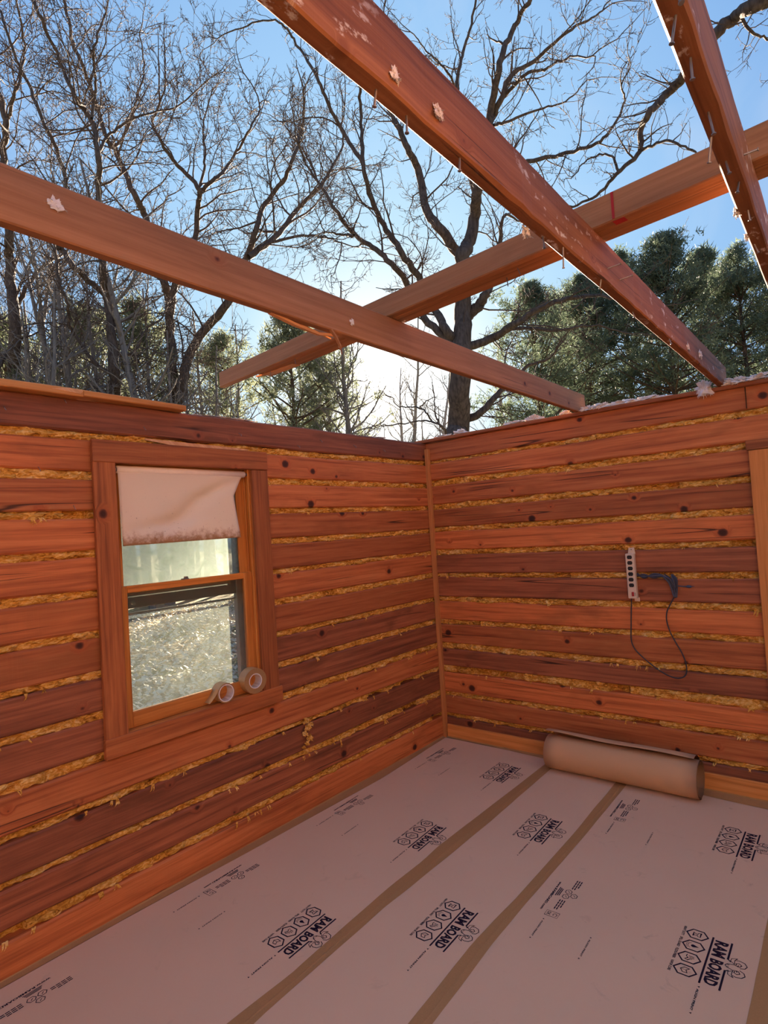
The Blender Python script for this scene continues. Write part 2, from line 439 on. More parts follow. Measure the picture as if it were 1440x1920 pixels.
# (bottom, top) heights of the 13 courses, top course first: at the corner / at the far end in view
def zs(v): return [q * S for q in v]
L_TOP_C = zs([2.050, 1.893, 1.732, 1.579, 1.415, 1.263, 1.101, 0.934, 0.779, 0.611, 0.458, 0.281, 0.139])
L_TOP_N = zs([2.050, 1.889, 1.728, 1.575, 1.421, 1.261, 1.100, 0.941, 0.779, 0.612, 0.446, 0.295, 0.120])
L_BOT_C = zs([1.923, 1.765, 1.605, 1.443, 1.288, 1.136, 0.964, 0.812, 0.651, 0.485, 0.322, 0.169, 0.0])
L_BOT_N = zs([1.921, 1.766, 1.607, 1.451, 1.293, 1.131, 0.970, 0.813, 0.649, 0.476, 0.320, 0.158, 0.0])
R_TOP_C = zs([2.050, 1.899, 1.741, 1.576, 1.421, 1.257, 1.104, 0.936, 0.779, 0.608, 0.446, 0.282, 0.138])
R_TOP_N = zs([2.060, 1.906, 1.741, 1.576, 1.416, 1.255, 1.094, 0.931, 0.774, 0.604, 0.441, 0.291, 0.138])
R_BOT_C = zs([1.918, 1.785, 1.615, 1.451, 1.295, 1.130, 0.970, 0.809, 0.652, 0.493, 0.312, 0.166, 0.0])
R_BOT_N = zs([1.938, 1.776, 1.611, 1.451, 1.289, 1.128, 0.970, 0.808, 0.638, 0.495, 0.325, 0.164, 0.0])
LOG_D = 0.10

def log_mesh(L, zb, zt, seed, proud=0.0):
    """timber with chamfered, slightly wavy arrises; local X along, front face at y = -proud; zb/zt are (start, end)"""
    n = max(3, int(L / 0.11)); vs = []; fs = []
    zc = (zb[0] + zt[0]) / 2
    for i in range(n + 1):
        u = i / n; x = u * L
        b = zb[0] + (zb[1] - zb[0]) * u; t = zt[0] + (zt[1] - zt[0]) * u
        wb = 0.006 * mnoise.noise((x * 2.3, seed, 0.0)) + 0.0035 * mnoise.noise((x * 9, seed, 5.0))
        wt = 0.006 * mnoise.noise((x * 2.1, seed, 9.0)) + 0.0035 * mnoise.noise((x * 8, seed, 15.0))
        yo = -proud + 0.003 * mnoise.noise((x * 1.5, seed, 3.0))
        b += wb; t += wt; c = 0.009 + 0.004 * mnoise.noise((x * 3, seed, 20.0))
        ring = [(x, yo + c, b), (x, LOG_D, b), (x, LOG_D, t), (x, yo + c, t), (x, yo, t - c), (x, yo, b + c)]
        vs += [(p[0] - L / 2, p[1], p[2] - zc) for p in ring]
    for i in range(n):
        for j in range(6):
            a = i * 6 + j; c = i * 6 + (j + 1) % 6
            fs.append((a, c, c + 6, a + 6))
    fs += [tuple(range(5, -1, -1)), tuple(range(n * 6, n * 6 + 6))]
    return mesh_from('log', vs, fs), zc

def chink_mesh(L, zb, zt, seed, wisps=5.0, holes=0.0):
    """lumpy strip of insulation pressed between two courses"""
    rnd = random.Random(seed * 13 + 5)
    step = 0.0125; n = max(4, int(L / step)); rows = 8; V = []; Fc = []
    zc = (zb[0] + zt[0]) / 2
    for i in range(n + 1):
        u = i / n; x = u * L
        b = zb[0] + (zb[1] - zb[0]) * u - 0.002; t = zt[0] + (zt[1] - zt[0]) * u + 0.004
        hole = mnoise.noise((x * 3.1, seed * 1.7, 40.0))
        hd = 0.055 if hole > 0.52 - holes else 0.0
        sp = 0.012 * max(0, -0.15 + mnoise.noise((x * 7, seed, 77.0)))          # spills over the lower log
        for j in range(rows + 1):
            w = j / rows
            pr = math.sin(math.pi * min(1, max(0, 0.12 + w * 0.8))) ** 0.7
            y = 0.036 - 0.022 * pr - 0.028 * mnoise.noise((x * 11, seed, w * 1.5)) - 0.014 * mnoise.noise((x * 38, seed + 9, w * 3.5)) - 0.007 * mnoise.noise((x * 95, seed, w * 8)) + hd * pr
            if j <= 1: y -= sp
            z = b + (t - b) * w - (sp if j <= 1 else 0)
            V.append((x - L / 2, max(y, -0.014), z - zc + 0.004 * mnoise.noise((x * 30, w * 3, seed))))
    for i in range(n):
        for j in range(rows):
            a = i * (rows + 1) + j
            Fc.append((a, a + rows + 1, a + rows + 2, a + 1))
    for k in range(int(L * wisps * 0.42)):                                         # torn wisps hanging out of the gap
        x = rnd.uniform(0.03, L - 0.03); u = x / L
        b = zb[0] + (zb[1] - zb[0]) * u - zc
        ln = rnd.uniform(0.006, 0.030) * (2.2 if rnd.random() < 0.12 else 1)
        for q in range(rnd.randint(2, 4)):
            xx = x - L / 2 + rnd.uniform(-0.01, 0.01); w = rnd.uniform(0.002, 0.006); dx = rnd.uniform(-0.012, 0.012); l2 = ln * rnd.uniform(0.5, 1)
            k0 = len(V)
            V += [(xx - w, -0.004, b + 0.010), (xx + w, -0.004, b + 0.008), (xx + dx + w * 0.6, -0.016, b - l2 * 0.5),
                  (xx + dx - w * 0.5, -0.014, b - l2 * 0.5), (xx + dx * 1.7, -0.010, b - l2)]
            Fc += [(k0, k0 + 1, k0 + 2, k0 + 3), (k0 + 3, k0 + 2, k0 + 4)]
    return mesh_from('chinking', V, Fc), zc

def build_wall(wall, rz, org, s0, s1, zbC, ztC, zbN, ztN, cuts, ref, old=(), wisps=5.0, chinks=True, mat='log'):
    """courses run along local X from s0 to s1 (s measured from the corner); heights interpolate corner -> ref"""
    cos, sin = math.cos(rz), math.sin(rz)
    def h(a, b, s): return a + (b - a) * s / ref
    for i in range(13):
        segs = [(s0, s1)]
        for (c0, c1, z0, z1) in cuts:
            mid = (zbC[i] + ztC[i]) / 2
            if z0 < mid < z1:
                segs = [q for a, b in segs for q in ((a, min(b, c0)), (max(a, c1), b)) if q[1] - q[0] > 0.02]
        for (a, b) in segs:
            sd = i * 3.7 + a * 1.3 + rz * 5 + 1.0
            me, zc = log_mesh(b - a, (h(zbC[i], zbN[i], a), h(zbC[i], zbN[i], b)), (h(ztC[i], ztN[i], a), h(ztC[i], ztN[i], b)), sd, random.uniform(-0.004, 0.005))
            c = (a + b) / 2
            link('log', me, M['log_old'] if i in old else M[mat], wall, (org[0] + cos * c, org[1] + sin * c, zc), (0, 0, rz))
        if not chinks or i == 12: continue
        segs = [(s0, s1)]
        for (c0, c1, z0, z1) in cuts:
            zg = zbC[i]
            if z0 < zg < z1:
                segs = [q for a, b in segs for q in ((a, min(b, c0)), (max(a, c1), b)) if q[1] - q[0] > 0.02]
        for (a, b) in segs:
            sd = i * 5.1 + a + rz * 3 + 2.0
            me, zc = chink_mesh(b - a, (h(ztC[i + 1], ztN[i + 1], a), h(ztC[i + 1], ztN[i + 1], b)), (h(zbC[i], zbN[i], a), h(zbC[i], zbN[i], b)), sd,
                                wisps * (1.6 if i > 7 else 0.7), 0.12 if i > 8 else 0.0)
            c = (a + b) / 2
            link('chinking', me, M['yellow'], wall, (org[0] + cos * c, org[1] + sin * c, zc), (0, 0, rz))

WT = 2.545
def wall_back(name, boxes, label=None):
    mb = MB()
    for b in boxes: mb.box(*b)
    return tag(mb.build(name, M['backing']), kind='structure')

YB = -6.4; XB = 5.2          # where the two walls behind the photographer stand
# window hole in the left wall, door hole in the right wall
WY0, WY1, WZ0, WZ1 = -2.83, -1.915, 0.84, 2.26
wl = wall_back('wall_left', [(-0.14, -0.101, YB - 0.14, WY0, -0.6, WT - 0.01), (-0.14, -0.101, WY1, 0.14, -0.6, WT - 0.01),
                             (-0.14, -0.101, WY0, WY1, -0.6, WZ0), (-0.14, -0.101, WY0, WY1, WZ1, WT - 0.01)])
# left wall: local X -> world -Y direction is wanted from the corner, front towards +X : rz = -90deg gives local -y -> -X, so run it from the far end
def flip(v): return v
LL = 6.4
def lin(C, N, s, ref=3.4): return [c + (n - c) * s / ref for c, n in zip(C, N)]
# use rz = +90: local X -> +Y, local -y -> +X. Start at y = YB.
zbS, ztS = lin(L_BOT_C, L_BOT_N, LL), lin(L_TOP_C, L_TOP_N, LL)
zbE, ztE = L_BOT_C, L_TOP_C
build_wall(wl, math.radians(90), (0, YB), 0.0, LL, zbS, ztS, zbE, ztE, [(WY0 - 0.03 - YB, WY1 + 0.03 - YB, 0.80, 2.30)], LL, old=(0, 7, 8, 11, 10))
wr = wall_back('wall_right', [(-0.14, 2.50, 0.101, 0.14, -0.6, WT - 0.01), (3.36, XB + 0.14, 0.101, 0.14, -0.6, WT - 0.01), (2.50, 3.36, 0.101, 0.14, 2.10, WT - 0.01), (2.50, 3.36, 0.101, 0.14, -0.6, 0.0)])
build_wall(wr, 0.0, (0, 0), -0.09, XB, R_BOT_C, R_TOP_C, R_BOT_N, R_TOP_N, [(2.46, 3.40, 0.0, 2.14)], 2.44, old=(5, 6, 9, 12))
# the two walls behind the camera: same courses, unseen, toned pale to bounce more sunlight inside
wb = wall_back('wall_back', [(-0.14, XB + 0.14, YB - 0.14, YB - 0.101, -0.6, WT)])
build_wall(wb, math.radians(180), (XB, YB), 0.0, XB, L_BOT_C, L_TOP_C, L_BOT_C, L_TOP_C, [], 5.0, chinks=False, mat='pale_log')
ws = wall_back('wall_side', [(XB + 0.101, XB + 0.14, YB, 0.0, -0.6, WT)])
build_wall(ws, math.radians(-90), (XB, 0.0), 0.0, -YB, R_BOT_C, R_TOP_C, R_BOT_C, R_TOP_C, [], 5.0, chinks=False, mat='pale_log')

# the joint where the right wall's top log is butted: dark slit
slit = MB().box(2.425, 2.429, -0.0075, 0.004, R_BOT_N[0] + 0.005, R_TOP_N[0] - 0.012)
slit.build('joint', M['backing'], wr)

# ------------------------------------------------------------------ floor
fl = MB().box(-0.10, XB + 0.1, YB - 0.1, 0.10, -0.60, -0.0025).build('floor', plain('subfloor_ply', (0.30, 0.20, 0.12), 0.8, 0.2))
tag(fl, kind='structure')

def sheet(name, outline_l, outline_r, ys, mat, z=0.0, th=0.0015, amp=0.0):
    """flat sheet running along Y with given left/right edges"""
    V = []; Fc = []; nx = 6
    for k, y in enumerate(ys):
        a, b = outline_l(y), outline_r(y)
        for j in range(nx + 1):
            x = a + (b - a) * j / nx
            V.append((x, y, z + amp * mnoise.noise((x * 2.0, y * 1.6, 3.3))))
    n = len(ys)
    for k in range(n - 1):
        for j in range(nx):
            a = k * (nx + 1) + j
            Fc.append((a, a + nx + 1, a + nx + 2, a + 1))
    base = len(V)
    V += [(x, y, zz - th) for x, y, zz in V]
    Fc += [tuple(i + base for i in reversed(f)) for f in Fc]
    rim = [k * (nx + 1) for k in range(n)] + [(n - 1) * (nx + 1) + j for j in range(1, nx + 1)] + [k * (nx + 1) + nx for k in range(n - 2, -1, -1)] + [j for j in range(nx - 1, 0, -1)]
    for i in range(len(rim)):
        a, b = rim[i], rim[(i + 1) % len(rim)]
        Fc.append((a, b, b + base, a + base))
    return V, Fc
def interp(pts):
    P = sorted(pts)
    ys = [p[0] for p in P]; xs = [p[1] for p in P]
    return lambda y: float(np.interp(y, ys, xs))
YS = list(np.linspace(-6.2, -0.10, 40))
edgeL = interp([(-6.2, 0.04), (-3.4, 0.043), (-2.85, 0.043), (-2.1, 0.066), (-0.95, 0.088), (-0.10, 0.03)])
BOARDS = []
for nm, l, r, far, mt, lab in (('a', edgeL, lambda y: 1.018, -0.035, 'board', 'brown printed floor protection board running along the window wall'),
                               ('b', lambda y: 1.020, lambda y: 1.548, -0.065, 'board', 'narrow middle strip of brown printed floor protection board between two seam tapes'),
                               ('c', lambda y: 1.550, lambda y: 2.515, -0.10, 'board_worn', 'scuffed brown floor protection board on the right in front of paper roll')):
    V, Fc = sheet('floor_protection_board', l, r, list(np.linspace(-6.2, far, 40)), M[mt])
    o = link('floor_protection_board', mesh_from('floor_protection_board', V, Fc), M[mt])
    tag(o, lab, 'floor board', 'floor protection boards'); BOARDS.append(o)
V, Fc = sheet('floor_protection_board', lambda y: 2.517, lambda y: 3.48, list(np.linspace(-6.2, -0.1, 40)), M['board'])
# this fourth board starts at the very edge of the picture
o = link('floor_protection_board', mesh_from('floor_protection_board', V, Fc), M['board']); tag(o, 'brown floor protection board cut off by the right edge of the picture', 'floor board', 'floor protection boards')

def tape(L, R, lab, z=0.0012):
    fl_, fr_ = interp([(y, x) for x, y in L]), interp([(y, x) for x, y in R])
    y0 = max(L[0][1], R[0][1]); ys = [y0 + (-6.1 - y0) * k / 90 for k in range(91)]
    V = []; Fc = []
    for k, y in enumerate(ys):
        a, b = fl_(y), fr_(y)
        a += 0.003 * mnoise.noise((y * 5, 1.0, a)); b += 0.003 * mnoise.noise((y * 5, 8.0, b))
        rid = 0.0012 * max(0, mnoise.noise((y * 0.9, 4.0, a)))
        for w, dz in ((0, 0), (0.28, 0.0002), (0.55, 0.0004 + rid), (0.62, 0.0008 + rid * 1.6), (0.70, 0.0003), (1, 0)):
            V.append((a + (b - a) * w, y, z + dz + (0.0016 if (k % 31 == 17) else 0.0) * (1 if 0 < w < 1 else 0)))
    for k in range(len(ys) - 1):
        for j in range(5):
            q = k * 6 + j; Fc.append((q, q + 6, q + 7, q + 1))
    base = len(V); V += [(x, y, 0.0003) for x, y, zz in V]
    Fc2 = [tuple(i + base for i in reversed(f)) for f in Fc]
    o = link('seam_tape', mesh_from('seam_tape', V, Fc + Fc2), M['tape'])
    return tag(o, lab, 'tape', 'seam tapes on the floor boards')
tape([(0.984, -0.10), (0.975, -0.6), (0.965, -1.05), (0.955, -1.509), (0.965, -1.663), (0.963, -2.004), (0.993, -2.633), (0.984, -2.955), (0.985, -6.2)],
     [(1.054, -0.10), (1.054, -0.263), (1.063, -1.105), (1.057, -1.634), (1.045, -2.098), (1.064, -2.842), (1.068, -2.9), (1.068, -6.2)], 'brown seam tape ending at the left end of the paper roll')
tape([(1.512, -0.10), (1.516, -0.3), (1.532, -1.027), (1.53, -1.68), (1.517, -2.078), (1.54, -2.566), (1.54, -6.2)],
     [(1.582, -0.10), (1.585, -0.3), (1.592, -1.023), (1.588, -1.657), (1.588, -2.013), (1.615, -2.513), (1.615, -6.2)], 'brown seam tape running under the middle of the paper roll')
tape([(2.490, -0.10), (2.499, -1.21), (2.512, -1.885), (2.512, -6.2)], [(2.57, -0.10), (2.575, -1.21), (2.59, -1.885), (2.59, -6.2)], 'brown seam tape at the right edge of the picture')
# tape closing the joint to the two walls
V = []; Fc = []
ysw = list(np.linspace(-6.2, -0.02, 60))
for y in ysw:
    e = edgeL(min(y, -0.1)) + 0.006 * mnoise.noise((y * 2.2, 1.3, 0)); V += [(0.002, y, 0.010), (0.006, y, 0.0025), (e, y, 0.0012)]
for k in range(len(ysw) - 1):
    for j in range(2):
        q = k * 3 + j; Fc.append((q, q + 1, q + 4, q + 3))
o = link('edge_tape', mesh_from('edge_tape', V, Fc), M['tape']); tag(o, 'brown tape along the foot of the window wall', 'tape')
V = []; Fc = []
xw = list(np.linspace(0.01, XB - 0.1, 50)); eR = interp([(0.0, -0.004), (0.92, -0.055), (2.2, -0.116), (5.2, -0.13)])
for x in xw:
    V += [(x, -0.021, 0.012), (x, -0.0225, 0.0030), (x, min(-0.026, eR(x) + 0.003 * mnoise.noise((x * 5, 2, 0))), 0.0018)]
for k in range(len(xw) - 1):
    for j in range(2):
        q = k * 3 + j; Fc.append((q, q + 3, q + 4, q + 1))
o = link('edge_tape', mesh_from('edge_tape', V, Fc), M['tape']); tag(o, 'brown tape along the baseboard behind the paper roll', 'tape')

# ------------------------------------------------------------------ print on the boards
def text_mesh(body, size, sx=1.0, offset=0.0):
    cu = bpy.data.curves.new('print', 'FONT'); cu.body = body; cu.size = size; cu.offset = offset; cu.resolution_u = 2
    ob = bpy.data.objects.new('print', cu); COL.objects.link(ob)
    dg = bpy.context.evaluated_depsgraph_get(); dg.update()
    me = bpy.data.meshes.new_from_object(ob.evaluated_get(dg))
    vs = [(v.co.x * sx, v.co.y) for v in me.vertices]; fs = [tuple(p.vertices) for p in me.polygons]
    bpy.data.objects.remove(ob); bpy.data.curves.remove(cu); bpy.data.meshes.remove(me)
    x0 = min(v[0] for v in vs); x1 = max(v[0] for v in vs); y0 = min(v[1] for v in vs); y1 = max(v[1] for v in vs)
    return vs, fs, (x0, x1, y0, y1)
def put_text(mb, body, u0, u1, v0, v1, offset=0.0, sheary=0.0):
    vs, fs, (x0, x1, y0, y1) = text_mesh(body, 1.0, 1.0, offset)
    mb.add([(u0 + (x - x0) / (x1 - x0) * (u1 - u0), v0 + (y - y0) / (y1 - y0) * (v1 - v0), 0) for x, y in vs], fs)
def rect(mb, u0, u1, v0, v1): mb.add([(u0, v0, 0), (u1, v0, 0), (u1, v1, 0), (u0, v1, 0)], [(0, 1, 2, 3)])
def stroke(mb, pts, w, closed=False):
    """flat poly-line of width w"""
    P = [Vector((p[0], p[1])) for p in pts]; n = len(P); vs = []
    for i in range(n):
        a = P[(i - 1) % n] if (closed or i > 0) else P[i]; b = P[(i + 1) % n] if (closed or i < n - 1) else P[i]
        t = (b - a).normalized(); q = Vector((-t.y, t.x))
        k = 1.0
        if closed or 0 < i < n - 1:
            t1 = (P[i] - P[(i - 1) % n]).normalized(); q1 = Vector((-t1.y, t1.x)); k = 1 / max(0.5, q.dot(q1))
        vs += [(*(P[i] + q * w / 2 * k), 0), (*(P[i] - q * w / 2 * k), 0)]
    fs = [(2 * i, 2 * i + 1, (2 * i + 3) % (2 * n), (2 * i + 2) % (2 * n)) for i in range(n if closed else n - 1)]
    mb.add(vs, fs)
def poly(mb, pts): mb.add([(p[0], p[1], 0) for p in pts], [tuple(range(len(pts)))])
def arc(cx, cy, r, a0, a1, n=14, ry=None):
    ry = r if ry is None else ry
    return [(cx + r * math.cos(math.radians(a0 + (a1 - a0) * i / n)), cy + ry * math.sin(math.radians(a0 + (a1 - a0) * i / n))) for i in range(n + 1)]

def logo_mesh():
    mb = MB()
    rect(mb, 0.0, 0.302, -0.038, -0.0305)                       # rule towards the hexagons
    rect(mb, 0.0, 0.110, 0.0305, 0.038); rect(mb, 0.178, 0.302, 0.0305, 0.038)
    stroke(mb, [(0.106, 0.033), (0.118, 0.046)], 0.005); stroke(mb, [(0.182, 0.033), (0.172, 0.046)], 0.005)
    put_text(mb, 'RAM', 0.012, 0.116, -0.0245, 0.0245, 0.042)
    put_text(mb, 'BOARD', 0.135, 0.292, -0.0245, 0.0245, 0.042)
    # emblem: a head between two curled horns, line drawing
    c = 0.145
    stroke(mb, [(c - 0.012, 0.078), (c - 0.017, 0.058), (c - 0.010, 0.036), (c, 0.030), (c + 0.010, 0.036), (c + 0.017, 0.058), (c + 0.012, 0.078)], 0.0032)
    stroke(mb, arc(c - 0.006, 0.040, 0.003, 0, 360, 8), 0.0015); stroke(mb, arc(c + 0.006, 0.040, 0.003, 0, 360, 8), 0.0015)
    for s in (-1, 1):
        stroke(mb, [(c + s * q[0], q[1]) for q in [(0.006, 0.080), (0.014, 0.096), (0.030, 0.102), (0.046, 0.092), (0.051, 0.074), (0.046, 0.058), (0.060, 0.066)]], 0.0034)
        stroke(mb, [(c + s * q[0], q[1]) for q in [(0.014, 0.078), (0.026, 0.084), (0.034, 0.074), (0.028, 0.064), (0.018, 0.066)]], 0.0034)
        stroke(mb, [(c + s * q[0], q[1]) for q in [(0.020, 0.060), (0.034, 0.044), (0.050, 0.046), (0.058, 0.062), (0.044, 0.058), (0.030, 0.058), (0.020, 0.060)]], 0.0026)
        stroke(mb, [(c + s * 0.012, 0.070), (c + s * 0.022, 0.074)], 0.004)
    caps = ('HEAVY DUTY', 'SPILL GUARD', 'FLEXI-FIBER', 'VAPOR CURE')
    for k in range(4):
        u = 0.020 + 0.080 * k; v = -0.092
        stroke(mb, [(u + 0.0335 * math.sin(math.radians(60 * j)), v + 0.041 * math.cos(math.radians(60 * j))) for j in range(6)], 0.0062, True)
        put_text(mb, caps[k], u - 0.034, u + 0.034, -0.149, -0.1380, 0.035)
        if k == 0:      # anvil
            stroke(mb, [(u - 0.017, v + 0.012), (u + 0.014, v + 0.012), (u + 0.010, v + 0.003), (u + 0.004, v), (u + 0.006, v - 0.010), (u + 0.013, v - 0.015), (u - 0.013, v - 0.015), (u - 0.006, v - 0.010), (u - 0.004, v), (u - 0.012, v + 0.003)], 0.0034, True)
        elif k == 1:    # drop with ripple
            poly(mb, [(u, v + 0.021)] + arc(u, v - 0.001, 0.0085, 40, -220, 14))
            stroke(mb, arc(u, v - 0.004, 0.017, 200, 340, 12), 0.002); stroke(mb, arc(u, v - 0.006, 0.021, 215, 325, 12), 0.0016)
        elif k == 2:    # bent sheet over edge
            stroke(mb, [(u - 0.018, v - 0.010), (u - 0.006, v - 0.012), (u + 0.002, v - 0.004), (u + 0.014, v - 0.014), (u + 0.018, v - 0.004), (u + 0.006, v + 0.004)], 0.0034)
            stroke(mb, [(u - 0.010, v - 0.004), (u - 0.010, v + 0.016)], 0.0034); stroke(mb, [(u - 0.002, v), (u - 0.002, v + 0.018)], 0.0034); stroke(mb, [(u + 0.006, v + 0.002), (u + 0.006, v + 0.012)], 0.0034)
        else:           # folded sheet
            stroke(mb, [(u - 0.016, v - 0.004), (u - 0.002, v - 0.016), (u + 0.014, v - 0.006), (u + 0.012, v + 0.010), (u - 0.002, v + 0.004), (u - 0.014, v + 0.014)], 0.0034, True)
            stroke(mb, [(u - 0.002, v - 0.016), (u - 0.002, v + 0.004)], 0.002)
    # registration line past the end of the logo
    poly(mb, [(0.318, -0.028), (0.327, -0.028), (0.3225, -0.036)])
    put_text(mb, 'ALIGN PRINT', 0.335, 0.455, -0.036, -0.0275, 0.035)
    poly(mb, [(0.464, -0.028), (0.473, -0.028), (0.4685, -0.036)])
    return mesh_from('printed_logo', mb.v, mb.f)
def info_mesh():
    mb = MB()
    put_text(mb, 'www.RAMBOARD.com', -0.012, 0.235, -0.053, -0.040, 0.04)
    for j in range(3): rect(mb, 0.030 + 0.004 * j, 0.105 - 0.004 * j, -0.021 + 0.0075 * j - 0.012, -0.0165 + 0.0075 * j - 0.012)
    for k in range(3):
        a = 90 + 120 * k; cx, cy = 0.068 + 0.024 * math.cos(math.radians(a)), 0.026 + 0.022 * math.sin(math.radians(a))
        stroke(mb, [(cx + 0.018 * math.sin(math.radians(60 * j + 30)), cy + 0.016 * math.cos(math.radians(60 * j + 30))) for j in range(6)], 0.0032, True)
        stroke(mb, [(cx - 0.006, cy - 0.004), (cx + 0.004, cy + 0.006)], 0.003)
    for (u0, u1, v0) in ((-0.062, 0.022, 0.018), (0.122, 0.205, 0.0)):
        for j in range(3):
            for q in range(4 - (j == 2)):
                w = (u1 - u0) / 4
                rect(mb, u0 + w * q, u0 + w * (q + 0.86), v0 + 0.011 * j, v0 + 0.011 * j + 0.0055)
    stroke(mb, [(0.225, -0.020), (0.262, -0.020), (0.262, 0.040), (0.225, 0.040)], 0.002, True)
    put_text(mb, 'OK', 0.230, 0.257, -0.014, 0.004, 0.02); stroke(mb, arc(0.244, 0.024, 0.009, 20, 330, 10), 0.003)
    for (u, v) in ((0.290, -0.012), (0.300, 0.205)):
        poly(mb, [(u, v), (u + 0.009, v), (u + 0.0045, v + 0.008)])
        put_text(mb, 'ALIGN PRINT', u + 0.017, u + 0.135, v, v + 0.0075, 0.03)
        poly(mb, [(u + 0.145, v), (u + 0.154, v), (u + 0.1495, v + 0.008)])
    return mesh_from('printed_notice', mb.v, mb.f)
logo = logo_mesh(); notice = info_mesh()
logo.materials.append(M['ink']); notice.materials.append(M['ink'])
def stamp(me, name, board, x, y, a=0.0):
    return link(name, me, None, board, (x, y, 0.0005), (0, 0, math.radians(-90 + a)))
for bi, x, y, a in ((0, 0.872, -2.290, 2.5), (0, 0.843, -1.310, 2), (0, 0.828, -0.295, 0.5), (0, 0.880, -3.30, 2.5),
                    (1, 1.400, -1.886, 1.5), (1, 1.388, -0.880, 1.2), (1, 1.41, -2.90, 1.5), (2, 2.370, -1.474, 0.8), (2, 2.345, -0.462, 0.2), (2, 2.39, -2.49, 1.0)):
    stamp(logo, 'printed_logo', BOARDS[bi], x, y, a)
for bi, x, y, a in ((0, 0.190, -2.262, 2.5), (0, 0.175, -1.275, 2.5), (0, 0.200, -3.258, 2.5), (0, 0.200, -0.262, 1), (2, 1.702, -1.462, 1.5), (2, 1.680, -0.440, 1.5)):
    stamp(notice, 'printed_notice', BOARDS[bi], x, y, a)

# ------------------------------------------------------------------ baseboard, corner trim
o = MB().box(0.042, 2.40, -0.020, 0.012, 0.0, 0.112, 0.003).build('baseboard_right', M['trim'], loc=(0, 0, 0)); tag(o, kind='structure')
o = MB().box(0.0, 0.036, -0.030, 0.004, 0.0, 2.49, 0.002).build('trim_1', M['trim_v']); tag(o, kind='structure')

# ------------------------------------------------------------------ window
win = empty('window_1', (0, (WY0 + WY1) / 2, WZ0)); tag(win, kind='structure')
def wpart(name, b, mat, parent=win, bev=0.003):
    x0, x1, y0, y1, z0, z1 = b
    c = ((x0 + x1) / 2, (y0 + y1) / 2, (z0 + z1) / 2)
    # local X along the long side so that the grain runs with the piece: horizontal pieces are turned 90 degrees
    hx, hy, hz = (x1 - x0) / 2, (y1 - y0) / 2, (z1 - z0) / 2
    mb = MB().box(-hy, hy, -hx, hx, -hz, hz, bev)
    pl = parent.matrix_basis.translation if parent is win else Vector(parent['o'])
    o = mb.build(name, mat, parent, (c[0] - pl[0], c[1] - pl[1], c[2] - pl[2]), (0, 0, math.radians(90)))
    return o
CF = 0.030                                     # casings stand proud of the logs
wpart('casing_board', (0.004, CF, -2.910, -2.797, 0.868, 2.258), M['casing_v'])
wpart('casing_board', (0.004, CF, -1.940, -1.815, 0.868, 2.232), M['casing_v'])
wpart('head_casing', (0.004, CF + 0.004, -2.912, -1.815, 2.234, 2.348), M['casing'])
wpart('apron_board', (0.004, CF + 0.004, -2.915, -1.795, 0.772, 0.870), M['casing'])
wpart('stool', (-0.100, 0.020, WY0, WY1, 0.850, 0.872), M['sash'])
wpart('jamb', (-0.14, 0.004, WY0, WY0 + 0.022, 0.872, 2.25), M['sash_v'])
wpart('jamb', (-0.14, 0.004, WY1 - 0.022, WY1, 0.872, 2.25), M['sash_v'])
wpart('head_jamb', (-0.14, 0.004, WY0, WY1, 2.236, 2.258), M['sash'])
# stop mouldings on the far jamb that show as vertical lines
for xx in (-0.012, -0.052):
    wpart('stop_moulding', (xx - 0.009, xx + 0.009, WY1 - 0.034, WY1 - 0.022, 0.872, 2.236), M['sash_v'])
    wpart('stop_moulding', (xx - 0.009, xx + 0.009, WY0 + 0.022, WY0 + 0.034, 0.872, 2.236), M['sash_v'])
wpart('sill', (-0.22, -0.10, WY0 - 0.03, WY1 + 0.03, 0.815, 0.855), M['sash'])
def sash(name, xf, xb, y0, y1, z0, z1, st, br, tr, glass):
    s = empty(name); s.parent = win
    org = win.location
    s.location = (xf - org[0], y0 - org[1], z0 - org[2]); s['o'] = (xf, y0, z0)
    wpart('stile', (xb, xf, y0, y0 + st, z0, z1), M['sash_v'], s)
    wpart('stile', (xb, xf, y1 - st, y1, z0, z1), M['sash_v'], s)
    wpart('rail', (xb, xf, y0 + st, y1 - st, z0, z0 + br), M['sash'], s)
    wpart('rail', (xb, xf, y0 + st, y1 - st, z1 - tr, z1), M['sash'], s)
    xm = (xf + xb) / 2
    g = MB().box(-0.0015, 0.0015, y0 + st - 0.006, y1 - st + 0.006, z0 + br - 0.006, z1 - tr + 0.006)
    g.v = [(a, b - y0, c - z0) for a, b, c in g.v]
    go = g.build('pane', glass, s, (xm - xf, 0, 0))
    return s
SY0, SY1 = WY0 + 0.022, WY1 - 0.022
low = sash('lower_sash', -0.022, -0.050, SY0, SY1, 0.874, 1.600, 0.066, 0.078, 0.036, M['pane'])
upp = sash('upper_sash', -0.056, -0.084, SY0, SY1, 1.560, 2.236, 0.066, 0.036, 0.045, M['pane_hazy'])
lock = MB().box(-0.022, 0.022, -0.008, 0.008, 0.0, 0.006, 0.001).box(-0.006, 0.018, -0.006, 0.006, 0.006, 0.016, 0.002)
lock.build('sash_lock', M['steel'], low, (-0.014, 0.41, 0.726), (0, 0, math.radians(90)))
